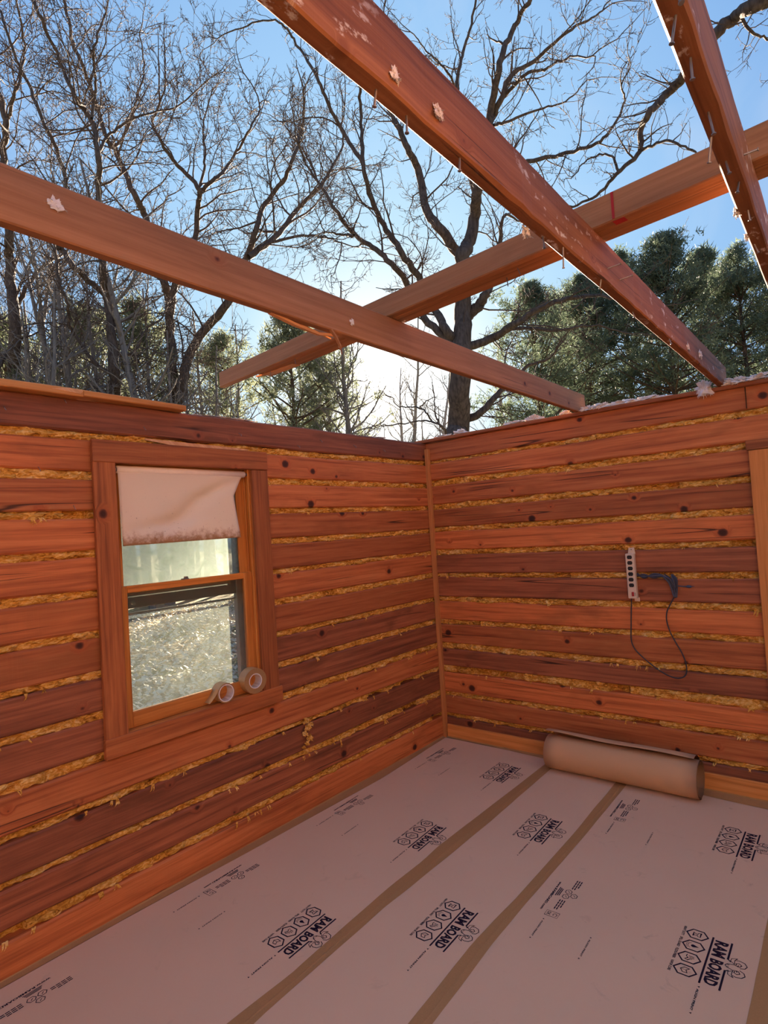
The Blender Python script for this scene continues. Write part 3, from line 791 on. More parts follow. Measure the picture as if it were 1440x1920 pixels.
# grey vinyl track beyond the glass
M['vinyl'] = plain('grey_storm_track', (0.22, 0.23, 0.21), 0.5, 0.3)
wpart('storm_track', (-0.120, -0.086, SY1 - 0.080, SY1, 0.872, 2.236), M['vinyl'])
wpart('storm_track', (-0.120, -0.086, SY0, SY0 + 0.020, 0.872, 2.236), M['vinyl'])
M['reflection_dark'] = plain('dark_rail_reflection', (0.10, 0.10, 0.09), 0.5, 0.3)  # dark bar and thin bar below stand in for the rail's reflection
wpart('reflected_rail', (-0.122, -0.092, SY0 + 0.02, SY1 - 0.02, 1.475, 1.560), M['reflection_dark'])
wpart('reflected_rail', (-0.118, -0.100, SY0 + 0.02, SY1 - 0.02, 1.440, 1.452), M['vinyl'])

# ------------------------------------------------------------------ roller shade
sh = empty('roller_shade', (-0.014, -2.785, 2.206)); tag(sh, 'cream roller shade half drawn over the window with rust stained lower edge', 'roller shade')
rl = MB().tube([(0, 0.010, 0), (0, 0.815, 0.0)], 0.020, 20); rl.build('roller', plain('cream_roller_cloth', (0.93, 0.78, 0.64), 0.7, 0.2, var=0.03), sh, (0, 0, 0), smooth=True)
MB().tube([(0, -0.002, 0), (0, 0.010, 0)], 0.012, 10).build('roller_pin', M['steel'], sh)
MB().tube([(0, 0.815, 0), (0, 0.836, 0)], 0.009, 10).build('roller_pin', M['steel'], sh)
V = []; Fc = []; NY, NZ = 44, 30
top, bot = -0.010, -0.398
for j in range(NZ + 1):
    w = j / NZ
    yl = 0.012 + 0.006 * w
    # right edge is dragged inwards below the roller and comes back a little lower down
    yr = 0.795 - 0.072 * min(1, w / 0.33) + 0.030 * max(0, (w - 0.33) / 0.67)
    for i in range(NY + 1):
        u = i / NY
        y = yl + (yr - yl) * u
        z = top + (bot - top) * w + 0.010 * u * w
        # a crease sagging from the upper right corner to the middle and back to the lower left
        c1 = abs((1 - u) * 1.15 - w * 0.9 - 0.02)
        fold = 0.034 * math.exp(-(c1 / 0.13) ** 2) * min(1, w * 3) * (u > 0.25) * min(1, (u - 0.25) * 3 if u > 0.25 else 0)
        c2 = abs(w - (0.66 + 0.30 * (0.55 - u)))
        fold2 = 0.022 * math.exp(-(c2 / 0.09) ** 2) * max(0, 1 - abs(u - 0.38) / 0.42)
        x = 0.012 + 0.004 * math.sin(u * 3) - fold + 0.6 * fold * max(0, w - 0.75) * 4 - fold2 + 0.018 * max(0, w - 0.5)
        V.append((x, y, z - bot + bot))
for j in range(NZ):
    for i in range(NY):
        a = j * (NY + 1) + i; Fc.append((a, a + NY + 1, a + NY + 2, a + 1))
cl = link('shade_cloth', mesh_from('shade_cloth', [(x, y, z - bot) for x, y, z in V], Fc), M['shade'], sh, (0, 0, bot), smooth=True)
sm = cl.modifiers.new('thickness', 'SOLIDIFY'); sm.thickness = 0.0012

# ------------------------------------------------------------------ two rolls of tape on the stool
def tape_roll(loc, R, ri, w, rot, label, tail=False):
    t = empty('tape_roll', loc); t.rotation_euler = rot; tag(t, label, 'tape roll', 'tape rolls on the window stool')
    k = 36; vs = []; fs = []
    for (r, x) in ((R, 0.0), (R, w), (ri + 0.004, w), (ri + 0.004, 0.0)):
        for j in range(k):
            a = 2 * math.pi * j / k; vs.append((x - w / 2, r * math.cos(a), r * math.sin(a)))
    def band(a, b): return [(a * k + j, a * k + (j + 1) % k, b * k + (j + 1) % k, b * k + j) for j in range(k)]
    link('tape_band', mesh_from('tape_band', vs[:2 * k], band(0, 1)), M['tape_out'], t, smooth=True)
    for bb in ((1, 2), (3, 0)):
        vv = vs[bb[0] * k:bb[0] * k + k] + vs[bb[1] * k:bb[1] * k + k]
        link('tape_side', mesh_from('tape_side', vv, band(0, 1)), M['tape_side'], t)
    vs2 = []
    for (r, x) in ((ri + 0.0045, -0.001), (ri + 0.0045, w + 0.001), (ri, w + 0.001), (ri, -0.001)):
        for j in range(k):
            a = 2 * math.pi * j / k; vs2.append((x - w / 2, r * math.cos(a), r * math.sin(a)))
    co = link('core', mesh_from('core', vs2, band(0, 1) + band(1, 2) + band(2, 3) + band(3, 0)), M['core'], t)
    # faint print on the inside of the core
    mb = MB()
    for q in range(5):
        for a0 in range(20, 330, 26):
            x = -w / 2 + 0.012 + q * (w - 0.024) / 4
            pts = [(x + dx, (ri - 0.0006) * math.cos(math.radians(a)), (ri - 0.0006) * math.sin(math.radians(a))) for dx in (0, 0.0035) for a in (a0, a0 + 9, a0 + 17)]
            mb.add(pts, [(0, 1, 4, 3), (1, 2, 5, 4)])
    mb.build('core_print', M['tape_side'], co)
    if tail:
        pts = []
        for j in range(9):
            u = j / 8; a = math.radians(150 + 0 * u)
            p0 = Vector((0, R * 1.01 * math.cos(a), R * 1.01 * math.sin(a))); tg = Vector((0, -math.sin(a), math.cos(a)))
            pts.append(p0 + tg * (0.085 * u) + Vector((0, math.cos(a), math.sin(a))) * (0.020 * u * u))
        V = []; Fc = []
        for p in pts:
            for th in (0, 0.0008): V += [(-w / 2, p.y + th, p.z), (w / 2, p.y + th, p.z)]
        for j in range(8):
            b = 4 * j
            Fc += [(b, b + 1, b + 5, b + 4), (b + 2, b + 6, b + 7, b + 3), (b, b + 4, b + 6, b + 2), (b + 1, b + 3, b + 7, b + 5)]
        link('loose_tail', mesh_from('loose_tail', V, Fc), M['tape_out'], t, smooth=True)
    return t
tape_roll((-0.005 + 0.012, -2.006, 0.872 + 0.0755), 0.0755, 0.040, 0.072, (0, 0, math.radians(-7)), 'large brown tape roll leaning into the corner of the window stool')
tape_roll((0.006, -2.218, 0.872 + 0.056), 0.056, 0.045, 0.072, (0, 0, math.radians(-4)), 'smaller nearly used tape roll with loose tail on the window stool', True)

# ------------------------------------------------------------------ door casing at the right edge
dr = empty('door_1', (2.41, 0, 0)); tag(dr, kind='structure')
def dpart(name, x0, x1, y0, y1, z0, z1, mat):
    c = ((x0 + x1) / 2, (y0 + y1) / 2, (z0 + z1) / 2)
    return MB().box(x0 - c[0], x1 - c[0], y0 - c[1], y1 - c[1], z0 - c[2], z1 - c[2], 0.003).build(name, mat, dr, (c[0] - 2.41, c[1], c[2]))
dpart('casing_board', 2.420, 2.530, -0.034, -0.006, 0.0, 2.150, M['trim_v'])
dpart('casing_board', 3.335, 3.445, -0.034, -0.006, 0.0, 2.150, M['trim_v'])
dpart('head_casing', 2.408, 3.455, -0.038, -0.006, 2.152, 2.212, M['casing'])
dpart('jamb', 2.500, 2.525, -0.006, 0.14, 0.0, 2.10, M['sash_v'])
dpart('jamb', 3.335, 3.360, -0.006, 0.14, 0.0, 2.10, M['sash_v'])
dpart('head_jamb', 2.500, 3.360, -0.006, 0.14, 2.092, 2.15, M['sash'])
dpart('door_leaf', 2.530, 3.330, 0.06, 0.10, 0.01, 2.09, M['sash_v'])

# ------------------------------------------------------------------ roll of floor board paper
ro = empty('paper_roll', (1.535, -0.165, 0.0)); tag(ro, 'rolled up brown floor protection paper lying along the baseboard', 'paper roll')
def extrude_profile(prof, x0, x1, th, wob=None):
    V = []; Fc = []; nx = 12; n = len(prof)
    nor = []
    for i in range(n):
        a = prof[max(0, i - 1)]; b = prof[min(n - 1, i + 1)]
        t = Vector((b[0] - a[0], b[1] - a[1])).normalized(); nor.append(Vector((t.y, -t.x)))
    for side in (1, 0):
        for i in range(n):
            for j in range(nx + 1):
                u = j / nx; x = x0 + (x1 - x0) * u
                dy, dz = wob(i / (n - 1), u) if wob else (0, 0)
                V.append((x, prof[i][0] + dy - nor[i].x * th * (1 - side), prof[i][1] + dz - nor[i].y * th * (1 - side)))
    N = n * (nx + 1)
    for i in range(n - 1):
        for j in range(nx):
            a = i * (nx + 1) + j; f = (a, a + 1, a + nx + 2, a + nx + 1)
            Fc.append(f); Fc.append(tuple(q + N for q in reversed(f)))
        for j in (0, nx):
            a = i * (nx + 1) + j; Fc.append((a, a + nx + 1, a + nx + 1 + N, a + N))
    for i in (0, n - 1):
        for j in range(nx):
            a = i * (nx + 1) + j; Fc.append((a, a + 1, a + 1 + N, a + N))
    return V, Fc
prof = []
for k in range(0, 150):
    th = -200 - 360 * 2.6 + k * (360 * 2.6 + 110) / 149
    r = 0.098 + 0.0215 * k / 149
    prof.append((r * math.cos(math.radians(th)), 0.1205 + r * math.sin(math.radians(th))))
V, Fc = extrude_profile(prof, -0.495, 0.500, 0.0012)
link('rolled_layers', mesh_from('rolled_layers', V, Fc), M['kraft'], ro, smooth=True)
prof = []
for k in range(0, 46):
    th = -95 + k * (203 / 45)
    r = 0.1205 + 0.027 * (max(0, th + 60) / 168) ** 1.1
    prof.append((min(r * math.cos(math.radians(th)), 0.140), 0.1215 + r * math.sin(math.radians(th))))
def lift(v, u):
    e = max(0, (v - 0.72) / 0.28)
    return (-0.010 * e * (1 - u) + 0.004 * math.sin(u * 7) * e, e * (0.018 * (1 - u) + 0.005 * math.sin(u * 9 + 1)))
V, Fc = extrude_profile(prof, -0.495, 0.480, 0.0012, lift)
link('loose_flap', mesh_from('loose_flap', V, Fc), M['kraft'], ro, smooth=True)

# ------------------------------------------------------------------ power strip and its cord
ps = empty('power_strip', (1.674, -0.006, 1.228)); tag(ps, 'cream metal power strip with six black outlets on the log wall', 'power strip')
MB().box(-0.0315, 0.0255, -0.040, 0.0, 0.0, 0.308, 0.003).build('body', M['beige'], ps)
mb = MB(); mb.add([(-0.022, -0.006, 0.305), (0.028, -0.006, 0.305), (0.022, -0.006, 0.348), (-0.015, -0.006, 0.348), (-0.022, -0.003, 0.305), (0.028, -0.003, 0.305), (0.022, -0.003, 0.348), (-0.015, -0.003, 0.348)],
                  [(0, 1, 2, 3), (7, 6, 5, 4), (0, 4, 5, 1), (1, 5, 6, 2), (2, 6, 7, 3), (3, 7, 4, 0)])
MB().box(0.0, 0.034, -0.006, -0.002, -0.022, 0.004).build('mounting_tab', M['beige'], ps)
mb.build('mounting_tab', M['beige'], ps)
MB().tube([(0.003, -0.0085, 0.335), (0.003, -0.0055, 0.335)], 0.004, 8).build('screw', M['steel'], ps)
k = 20
om = []
for j in range(k):
    a = 2 * math.pi * j / k
    om.append((0.0165 * math.cos(a), max(-0.0125, min(0.0125, 0.0165 * math.sin(a)))))
mbo = MB(); mbo.add([(x, -0.002, z) for x, z in om] + [(x, 0.002, z) for x, z in om], [tuple(range(k))[::-1]] and [tuple(range(k - 1, -1, -1))] + [(j, (j + 1) % k, (j + 1) % k + k, j + k) for j in range(k)])
ome = mesh_from('outlet', mbo.v, mbo.f); ome.materials.append(M['black_plastic'])
sl = MB().box(-0.007, -0.0055, -0.0028, -0.002, -0.001, 0.006).box(0.0055, 0.007, -0.0028, -0.002, -0.001, 0.006).box(-0.002, 0.002, -0.0028, -0.002, -0.008, -0.005)
sme = mesh_from('slot', sl.v, sl.f); sme.materials.append(plain('outlet_slot_grey', (0.10, 0.09, 0.09), 0.6))
for q in range(6):
    oo = link('outlet', ome, None, ps, (-0.003, -0.0405, 0.284 - 0.0385 * q)); link('slot', sme, None, oo)
MB().box(-0.0075, 0.0075, -0.045, -0.040, 0.016, 0.046, 0.002).build('switch', M['red_plastic'], ps, (0.002, 0, 0))
mb = MB(); put_text(mb, 'ON', 0, 0.008, 0.010, 0.022, 0.0); put_text(mb, 'OFF', 0, 0.009, 0.0, 0.008, 0.0)
mb.v = [(x + 0.012, -0.0405, y + 0.020) for x, y, z in mb.v]
mb.build('switch_marking', M['ink'], ps)
def wallpt(x, z, y=-0.012): return (x, y, z)
cp = spline([wallpt(1.654, 1.232), wallpt(1.650, 1.19), wallpt(1.638, 1.05), wallpt(1.630, 0.935), wallpt(1.650, 0.875), wallpt(1.690, 0.830), wallpt(1.745, 0.782), wallpt(1.806, 0.738), wallpt(1.858, 0.712),
             wallpt(1.905, 0.702), wallpt(1.948, 0.715), wallpt(1.968, 0.752), wallpt(1.966, 0.815), wallpt(1.945, 0.880), wallpt(1.915, 0.94), wallpt(1.885, 1.01), wallpt(1.870, 1.08), wallpt(1.876, 1.14), wallpt(1.900, 1.19), wallpt(1.926, 1.24), wallpt(1.935, 1.30, -0.03), wallpt(1.92, 1.36, -0.03), wallpt(1.88, 1.392, -0.014)], 110)
MB().tube([Vector(p) - Vector(ps.location) for p in cp], 0.0042, 7).build('power_cord', M['cord_dark'], ps, smooth=True)

ec = empty('extension_cord', (1.83, -0.01, 1.30)); tag(ec, 'blue grey extension cord coil tucked into the gap beside power strip', 'cord')
rnd = random.Random(3)
for q in range(13):
    dz = rnd.uniform(-0.018, 0.018); dy = rnd.uniform(-0.034, -0.010); e = rnd.uniform(-0.012, 0.012)
    drop = rnd.uniform(0.06, 0.13)
    P = [(1.705, dy * 0.6, 1.386 + dz * 0.8), (1.75, dy, 1.383 - dz), (1.81, dy - 0.004, 1.378 + dz), (1.865, dy - 0.008, 1.382 + dz * 0.4), (1.905 + e, dy - 0.012, 1.362), (1.928 + e, dy - 0.008, 1.32), (1.938 + e * 0.6, dy, 1.385 - drop - 0.02),
         (1.944 + e * 0.4, dy, 1.385 - drop), (1.950 + e * 0.5, dy - 0.004, 1.32), (1.945 + e, dy - 0.01, 1.365), (1.925, dy * 0.5, 1.390)]
    pts = [Vector(p) - Vector(ec.location) for p in spline(P, 40)]
    MB().tube(pts, 0.0050, 6).build('cord_strand', M['cord'] if q % 3 else M['cord_dark'], ec, smooth=True)
P = spline([(1.93, -0.012, 1.345), (1.955, -0.02, 1.318), (1.985, -0.02, 1.312), (2.010, -0.018, 1.311)], 12)
MB().tube([Vector(p) - Vector(ec.location) for p in P], 0.0036, 6).build('cord_end', M['cord'], ec, smooth=True)
MB().tube([(0.178, -0.008, 0.011), (0.185, -0.008, 0.011), (0.203, -0.008, 0.010), (0.210, -0.008, 0.010)], [0.005, 0.0085, 0.0085, 0.004], 8).tube([(0.21, -0.008, 0.012), (0.226, -0.008, 0.012)], 0.0018, 5).build('plug', M['cord'], ec)

# ------------------------------------------------------------------ joists, cross beam, wall plates
def timber(name, p0, p1, w, h, mat, label, cat, group=None, rough=0.0, seed=0.0, end_ragged=0.0, parent=None, chip=0.0):
    """p0 -> p1: centre line of the bottom face. Local X along the timber."""
    p0, p1 = Vector(p0), Vector(p1); d = p1 - p0; L = d.length
    n = max(4, int(L / 0.06)); vs = []; fs = []; c = 0.004
    for i in range(n + 1):
        x = L * i / n
        r = rough * (mnoise.noise((x * 6, seed, 0)) + 0.7 * mnoise.noise((x * 19, seed, 4)))
        cb = chip * max(0, mnoise.noise((x * 2.4, seed, 31)) - 0.05) * 2
        r2 = 0.35 * rough * mnoise.noise((x * 4, seed, 9))
        xe = x
        y0, y1, z0, z1 = -w / 2 - r * 0.4, w / 2 + r2, r * 0.6, h + r2
        for k, (y, z) in enumerate([(y0 + c + cb, z0), (y1 - c, z0 * 0.3), (y1, z0 * 0.3 + c), (y1, z1 - c), (y1 - c, z1), (y0 + c, z1), (y0, z1 - c), (y0, z0 + c + cb)]):
            e = 0.0
            if end_ragged and i in (0,): e = end_ragged * mnoise.noise((k * 3.1, seed, 8))
            vs.append((xe + e, y, z))
    for i in range(n):
        for j in range(8):
            a = i * 8 + j; b = i * 8 + (j + 1) % 8
            fs.append((a, b, b + 8, a + 8))
    fs += [tuple(range(7, -1, -1)), tuple(range(n * 8, n * 8 + 8))]
    o = link(name, mesh_from(name, vs, fs), mat, parent)
    o.rotation_euler = d.to_track_quat('X', 'Z').to_euler(); o.location = p0
    if label: tag(o, label, cat, group)
    return o
JZ = 2.575; JH = 0.142
PZ0 = 2.547
# plate lying on the right wall, overhanging into the room a little
pl = timber('wall_plate', (-0.10, 0.035, PZ0), (XB, 0.035, PZ0), 0.135, 0.027, M['log'], 'dark top plate lying along the top of the right log wall', 'plate', rough=0.003, seed=2)
timber('wall_plate', (-0.10, YB - 0.035, PZ0), (XB, YB - 0.035, PZ0), 0.135, 0.027, M['log'], 'top plate along the wall behind the photographer carrying the near joist ends', 'plate', rough=0.003, seed=5)
def jx(x, k, y): return x + k * y
j1 = timber('ceiling_joist', (1.372 + 0.02 * 6.5, -6.5, JZ), (1.372, 0.105, JZ), 0.037, JH, M['beam'], 'smooth orange joist furthest left with a splinter hanging below it', 'joist', 'ceiling joists', rough=0.0012, seed=1)
j2 = timber('ceiling_joist', (2.399, -6.5, JZ), (2.297, 0.10, JZ), 0.038, JH, M['beam_rough'], 'rough middle joist with white flecks and bent nails underneath', 'joist', 'ceiling joists', rough=0.005, seed=4, chip=0.010)
j3 = timber('ceiling_joist', (2.844, -6.5, JZ), (2.732, 0.10, JZ), 0.040, JH, M['beam_rough'], 'rough joist at the upper right with a row of nails', 'joist', 'ceiling joists', rough=0.004, seed=8, chip=0.012)
def nail(parent, t, L, s=0.0, lean=(0, 0, -1), ln=0.035, r=0.0022, z=0.004):
    lean = Vector(lean).normalized()
    a = Vector((t, s, z)); b = a + lean * ln
    return MB().tube([a - lean * 0.01, b], r, 6).tube([b, b + lean * 0.002], r * 2.0, 8).build('nail', M['steel'], parent)
def on_joist(j, y):   # local x on a joist that runs from y=-6.5
    return (y + 6.5)
rn = random.Random(11)
for y, ln in ((-3.45, .03), (-3.36, .035), (-3.18, .03), (-2.72, .04), (-2.62, .06), (-2.3, .03), (-1.9, .025), (-1.4, .03)):
    nail(j2, on_joist(j2, y), 1, rn.uniform(-0.012, 0.012), (rn.uniform(-.25, .25), rn.uniform(-.3, .3), -1), ln)
for y, ln in ((-3.3, .04), (-3.24, .045), (-3.13, .04), (-2.95, .05), (-2.86, .05), (-2.74, .035), (-2.62, .03), (-2.45, .03), (-2.2, .03), (-1.95, .03)):
    nail(j3, on_joist(j3, y), 1, rn.uniform(-0.014, 0.012), (rn.uniform(-.25, .25), rn.uniform(-.3, .3), -1), ln)
for y, z in ((-1.95, 0.05), (-2.05, 0.09), (-2.62, 0.06)):
    nail(j3, on_joist(j3, y), 1, -0.018, (0.2, -1, 0.1), 0.03, z=z)
for y in (-2.25, -2.12):
    nail(j2, on_joist(j2, y), 1, -0.017, (0.5, -1, 0.25), 0.045, z=0.05)
# broken splinters under joist 1, where a strip has been torn off
def splinter(parent, pts, w, t, mat=M['splinter']):
    P = [Vector(p) for p in pts]; V = []; n = len(P)
    for i, p in enumerate(P):
        k = w * (1 - 0.75 * (i / (n - 1)) ** 2)
        V += [p + Vector((0, -k / 2, -t / 2)), p + Vector((0, k / 2, -t / 2)), p + Vector((0, k / 2, t / 2)), p + Vector((0, -k / 2, t / 2))]
    fs = [(i * 4 + j, i * 4 + (j + 1) % 4, (i + 1) * 4 + (j + 1) % 4, (i + 1) * 4 + j) for i in range(n - 1) for j in range(4)] + [(3, 2, 1, 0), tuple(range(4 * n - 4, 4 * n))]
    return link('splinter', mesh_from('splinter', V, fs), mat, parent)
q = on_joist(j1, -2.62)
splinter(j1, [(q - 0.02, -0.012, 0.004), (q + 0.005, -0.014, -0.02), (q + 0.028, -0.016, -0.055), (q + 0.036, -0.014, -0.078)], 0.012, 0.010, M['beam'])
splinter(j1, [(q - 0.30, 0.010, 0.004), (q - 0.18, 0.014, -0.010), (q - 0.06, 0.012, -0.018), (q + 0.03, 0.008, -0.004)], 0.016, 0.010)
splinter(j1, [(q - 0.22, 0.020, 0.012), (q - 0.08, 0.026, -0.004), (q + 0.02, 0.024, -0.016)], 0.010, 0.006)
# cross beam: one plank on edge, one laid flat behind it, resting across the joists
CZ = JZ + JH + 0.003
cb = empty('cross_beam', (0.03, -2.137, CZ)); tag(cb, 'doubled cross beam lying over the joists with a red marker line', 'beam')
dirx = Vector((1, -0.0965, 0)).normalized(); cb.rotation_euler = (0, 0, math.atan2(-0.0965, 1))
def cpart(name, y0, y1, z0, z1, x0, x1, mat, seed, rag):
    o = timber(name, (x0, (y0 + y1) / 2, z0), (x1, (y0 + y1) / 2, z0), y1 - y0, z1 - z0, mat, None, None, rough=0.0015, seed=seed, end_ragged=rag, parent=cb)
    return o
p_front = cpart('plank', 0.0, 0.037, 0.0, 0.092, -0.01, 4.9, M['beam'], 3, 0.012)
p_back = cpart('plank', 0.0395, 0.1265, 0.0005, 0.038, 0.36, 4.9, M['beam'], 6, 0.10)
splinter(cb, [(0.62, 0.10, 0.002), (0.50, 0.085, -0.004), (0.40, 0.075, -0.002), (0.30, 0.062, 0.004)], 0.05, 0.006)
tq = 2.40
MB().box(tq - 0.004, tq + 0.004, -0.0022, -0.0008, 0.004, 0.088).box(tq - 0.006, tq + 0.030, 0.004, 0.034, -0.0022, -0.0012).build('red_mark', M['red_mark'], cb)
for (x, y, ln) in ((0.70, 0.03, 0.03), (1.02, 0.06, 0.02), (1.95, 0.09, 0.035), (0.44, 0.06, 0.04), (2.02, 0.05, 0.025)):
    MB().tube([(x, y, 0.004), (x + rn.uniform(-.01, .01), y + rn.uniform(-.01, .01), -ln)], 0.002, 6).build('nail', M['steel'], cb)

# loose boards along the top of the left wall
timber('top_board', (0.012, -6.2, PZ0 + 0.004), (0.012, -2.955, PZ0 - 0.002), 0.10, 0.036, M['trim'], 'long orange board lying on top of the left wall, splintered at its end', 'board', rough=0.002, seed=12, chip=0.0)
timber('top_board', (0.006, -2.950, PZ0 + 0.004), (0.006, -2.392, PZ0 - 0.002), 0.10, 0.030, M['trim'], 'short orange board end on top of the left wall above the window', 'board', rough=0.002, seed=15)
sp = MB(); sp.add([(0.062, -3.10, 2.566), (0.066, -2.97, 2.556), (0.066, -2.955, 2.575), (0.062, -3.02, 2.580), (0.050, -3.10, 2.566), (0.050, -2.97, 2.556), (0.050, -2.955, 2.575), (0.050, -3.02, 2.580)],
                  [(0, 1, 2, 3), (7, 6, 5, 4), (0, 4, 5, 1), (1, 5, 6, 2), (2, 6, 7, 3), (3, 7, 4, 0)])
o = sp.build('wood_splinter', M['splinter']); tag(o, 'pale split sliver at the broken joint of the top boards', 'splinter')
# long splinter peeled off the top log above the window
sp = MB(); P = [(0.006, -2.62, 2.372), (0.016, -2.45, 2.358), (0.024, -2.25, 2.352), (0.014, -1.95, 2.357)]
for i, (x, y, z) in enumerate(P):
    k = (0.004, 0.012, 0.013, 0.003)[i]
    sp.v += [(x, y, z - k), (x + 0.006, y, z - k), (x + 0.006, y, z + k), (x, y, z + k)]
sp.f = [(i * 4 + j, i * 4 + (j + 1) % 4, (i + 1) * 4 + (j + 1) % 4, (i + 1) * 4 + j) for i in range(3) for j in range(4)] + [(3, 2, 1, 0), (12, 13, 14, 15)]
o = sp.build('splinter', M['splinter'], wl)
# staples and nails in the top logs
for (y, z) in ((-3.28, 2.47), (-3.02, 2.535), (-2.62, 2.44), (-1.30, 2.475), (-0.95, 2.462), (-0.60, 2.452), (-1.52, 2.42), (-3.15, 2.20), (-3.0, 2.02), (-2.0, 2.46)):
    MB().tube([(0.0, y, z), (0.022, y + rn.uniform(-.008, .008), z - 0.012), (0.024, y, z - 0.022)], 0.0018, 5).build('nail', M['steel'], wl)

# ------------------------------------------------------------------ pale insulation fluff on the walls and a torn yellow tuft
def tuft_mesh(sx, sy, sz, seed, strands=260, sub=4, jag=0.9):
    import bmesh
    bm = bmesh.new(); bmesh.ops.create_icosphere(bm, subdivisions=sub, radius=1.0)
    for v in bm.verts:
        p = v.co.copy()
        k = 0.85 + jag * mnoise.noise(p * 1.7 + Vector((seed, 0, 0))) + 0.45 * mnoise.noise(p * 4.5 + Vector((0, seed, 0))) + 0.35 * mnoise.noise(p * 10 + Vector((0, seed, 3)))
        v.co = Vector((p.x * sx * k, p.y * sy * k, max(p.z, -0.55) * sz * k))
    r = random.Random(seed)
    me = bpy.data.meshes.new('insulation_tuft'); bm.to_mesh(me); bm.free()
    V = [tuple(v.co) for v in me.vertices]; Fc = [tuple(p.vertices) for p in me.polygons]; bpy.data.meshes.remove(me)
    nb = len(V)
    for _ in range(strands):
        a = Vector(V[r.randrange(nb)]); d = Vector((a.x / sx, a.y / sy, a.z / sz)).normalized() + Vector((r.uniform(-.6, .6), r.uniform(-.6, .6), r.uniform(-.6, .4)))
        ln = r.uniform(0.12, 0.36) * sz; s = d.cross(Vector((0, 0, 1))).normalized() * r.uniform(0.0010, 0.0028)
        b = a + d * ln * 0.5 + Vector((0, 0, -0.1 * ln)); c = a + d * ln * 0.9 + Vector((0, 0, -0.35 * ln))
        k = len(V); V += [tuple(a - s), tuple(a + s), tuple(b + s * 0.7), tuple(b - s * 0.7), tuple(c)]
        Fc += [(k, k + 1, k + 2, k + 3), (k + 3, k + 2, k + 4)]
    zmin = min(v[2] for v in V)
    return mesh_from('insulation_tuft', V, Fc)
PT = PZ0 + 0.027
def tuft(x, y, z, sx, sy, sz, seed, label, mat='fluff', strands=220, rz=0.0):
    o = link('insulation_tuft', tuft_mesh(sx, sy, sz, seed, strands), M[mat], None, (x, y, z), (0, 0, rz))
    return tag(o, label, 'insulation', 'tufts of insulation on the wall tops')
tuft(2.205, -0.042, PT - 0.008, 0.052, 0.032, 0.050, 3, 'large white insulation tuft hanging just left of the middle joist foot')
tuft(2.37, -0.02, PT + 0.014, 0.070, 0.030, 0.026, 5, 'white insulation tuft just right of the middle joist foot')
tuft(2.49, -0.01, PT + 0.014, 0.075, 0.035, 0.022, 6, 'ragged white insulation strip at the far right on the wall plate')
tuft(1.70, 0.0, PT + 0.010, 0.085, 0.030, 0.020, 7, 'flat white insulation piece on the plate right of the left joist')
tuft(1.86, 0.01, PT + 0.010, 0.100, 0.030, 0.018, 8, 'long flat insulation piece halfway between the two joist feet')
tuft(1.55, -0.015, PT + 0.012, 0.060, 0.032, 0.026, 9, 'white insulation lump beside the left joist foot on its right')
tuft(1.455, -0.026, PT + 0.010, 0.045, 0.020, 0.022, 10, 'small insulation lump against the left joist foot')
tuft(1.28, 0.0, PT + 0.010, 0.040, 0.030, 0.020, 12, 'small insulation lump left of the left joist foot')
tuft(1.03, 0.0, PT + 0.010, 0.065, 0.03, 0.028, 13, 'insulation lump on the wall plate in front of hazy scrub')
tuft(0.86, 0.0, PT + 0.008, 0.085, 0.03, 0.017, 14, 'thin insulation strip on the plate near the thick trunk')
tuft(0.36, 0.01, PT + 0.012, 0.060, 0.032, 0.030, 16, 'insulation lump on the plate below the thick trunk')
tuft(0.17, 0.01, PT + 0.006, 0.075, 0.03, 0.016, 17, 'thin insulation scrap on the plate closest to the corner')
tuft(-0.06, -0.62, 2.548, 0.04, 0.16, 0.012, 18, 'thin rim of insulation on the left wall top near the corner')
tuft(-0.06, -2.05, 2.548, 0.04, 0.22, 0.012, 19, 'thin rim of insulation on the left wall top right of the boards')
# flecks stuck to the joists
def fleck(j, y, s, z, sc, seed, label):
    o = link('insulation_tuft', tuft_mesh(0.013 * sc, 0.0045 * sc, 0.014 * sc, seed, 60, 3, 0.9), M['fluff'], None)
    o.matrix_world = j.matrix_basis @ Matrix.Translation((y + 6.5, s, z)); tag(o, label, 'insulation', 'insulation flecks on the joists')
fleck(j1, -3.63, -0.020, 0.085, 1.3, 21, 'white insulation fleck stuck on the side of the left joist near its top left')
fleck(j1, -2.52, -0.021, 0.055, 0.9, 22, 'small white fleck on the left joist above the hanging splinter')
fleck(j2, -3.42, -0.022, 0.030, 0.9, 23, 'white fleck on the middle joist close to the top of the picture')
fleck(j2, -3.28, -0.023, 0.035, 1.1, 24, 'larger white fleck on the middle joist left of the cross beam')
fleck(j2, -2.80, 0.020, -0.012, 1.3, 25, 'white fluff hanging under the middle joist left of the crossing')
fleck(j2, -1.05, -0.020, 0.03, 1.6, 26, 'white fleck low on the middle joist near its foot')
fleck(j2, -0.75, -0.022, 0.05, 1.8, 27, 'white fleck on the lower end of the middle joist above the large tuft')
fleck(j3, -2.45, 0.022, 0.004, 1.2, 28, 'white fluff on the left edge of the right joist below the crossing')
fleck(j3, -2.28, 0.020, -0.004, 0.9, 29, 'small white fluff on the right joist beneath the crossing, the lower one')
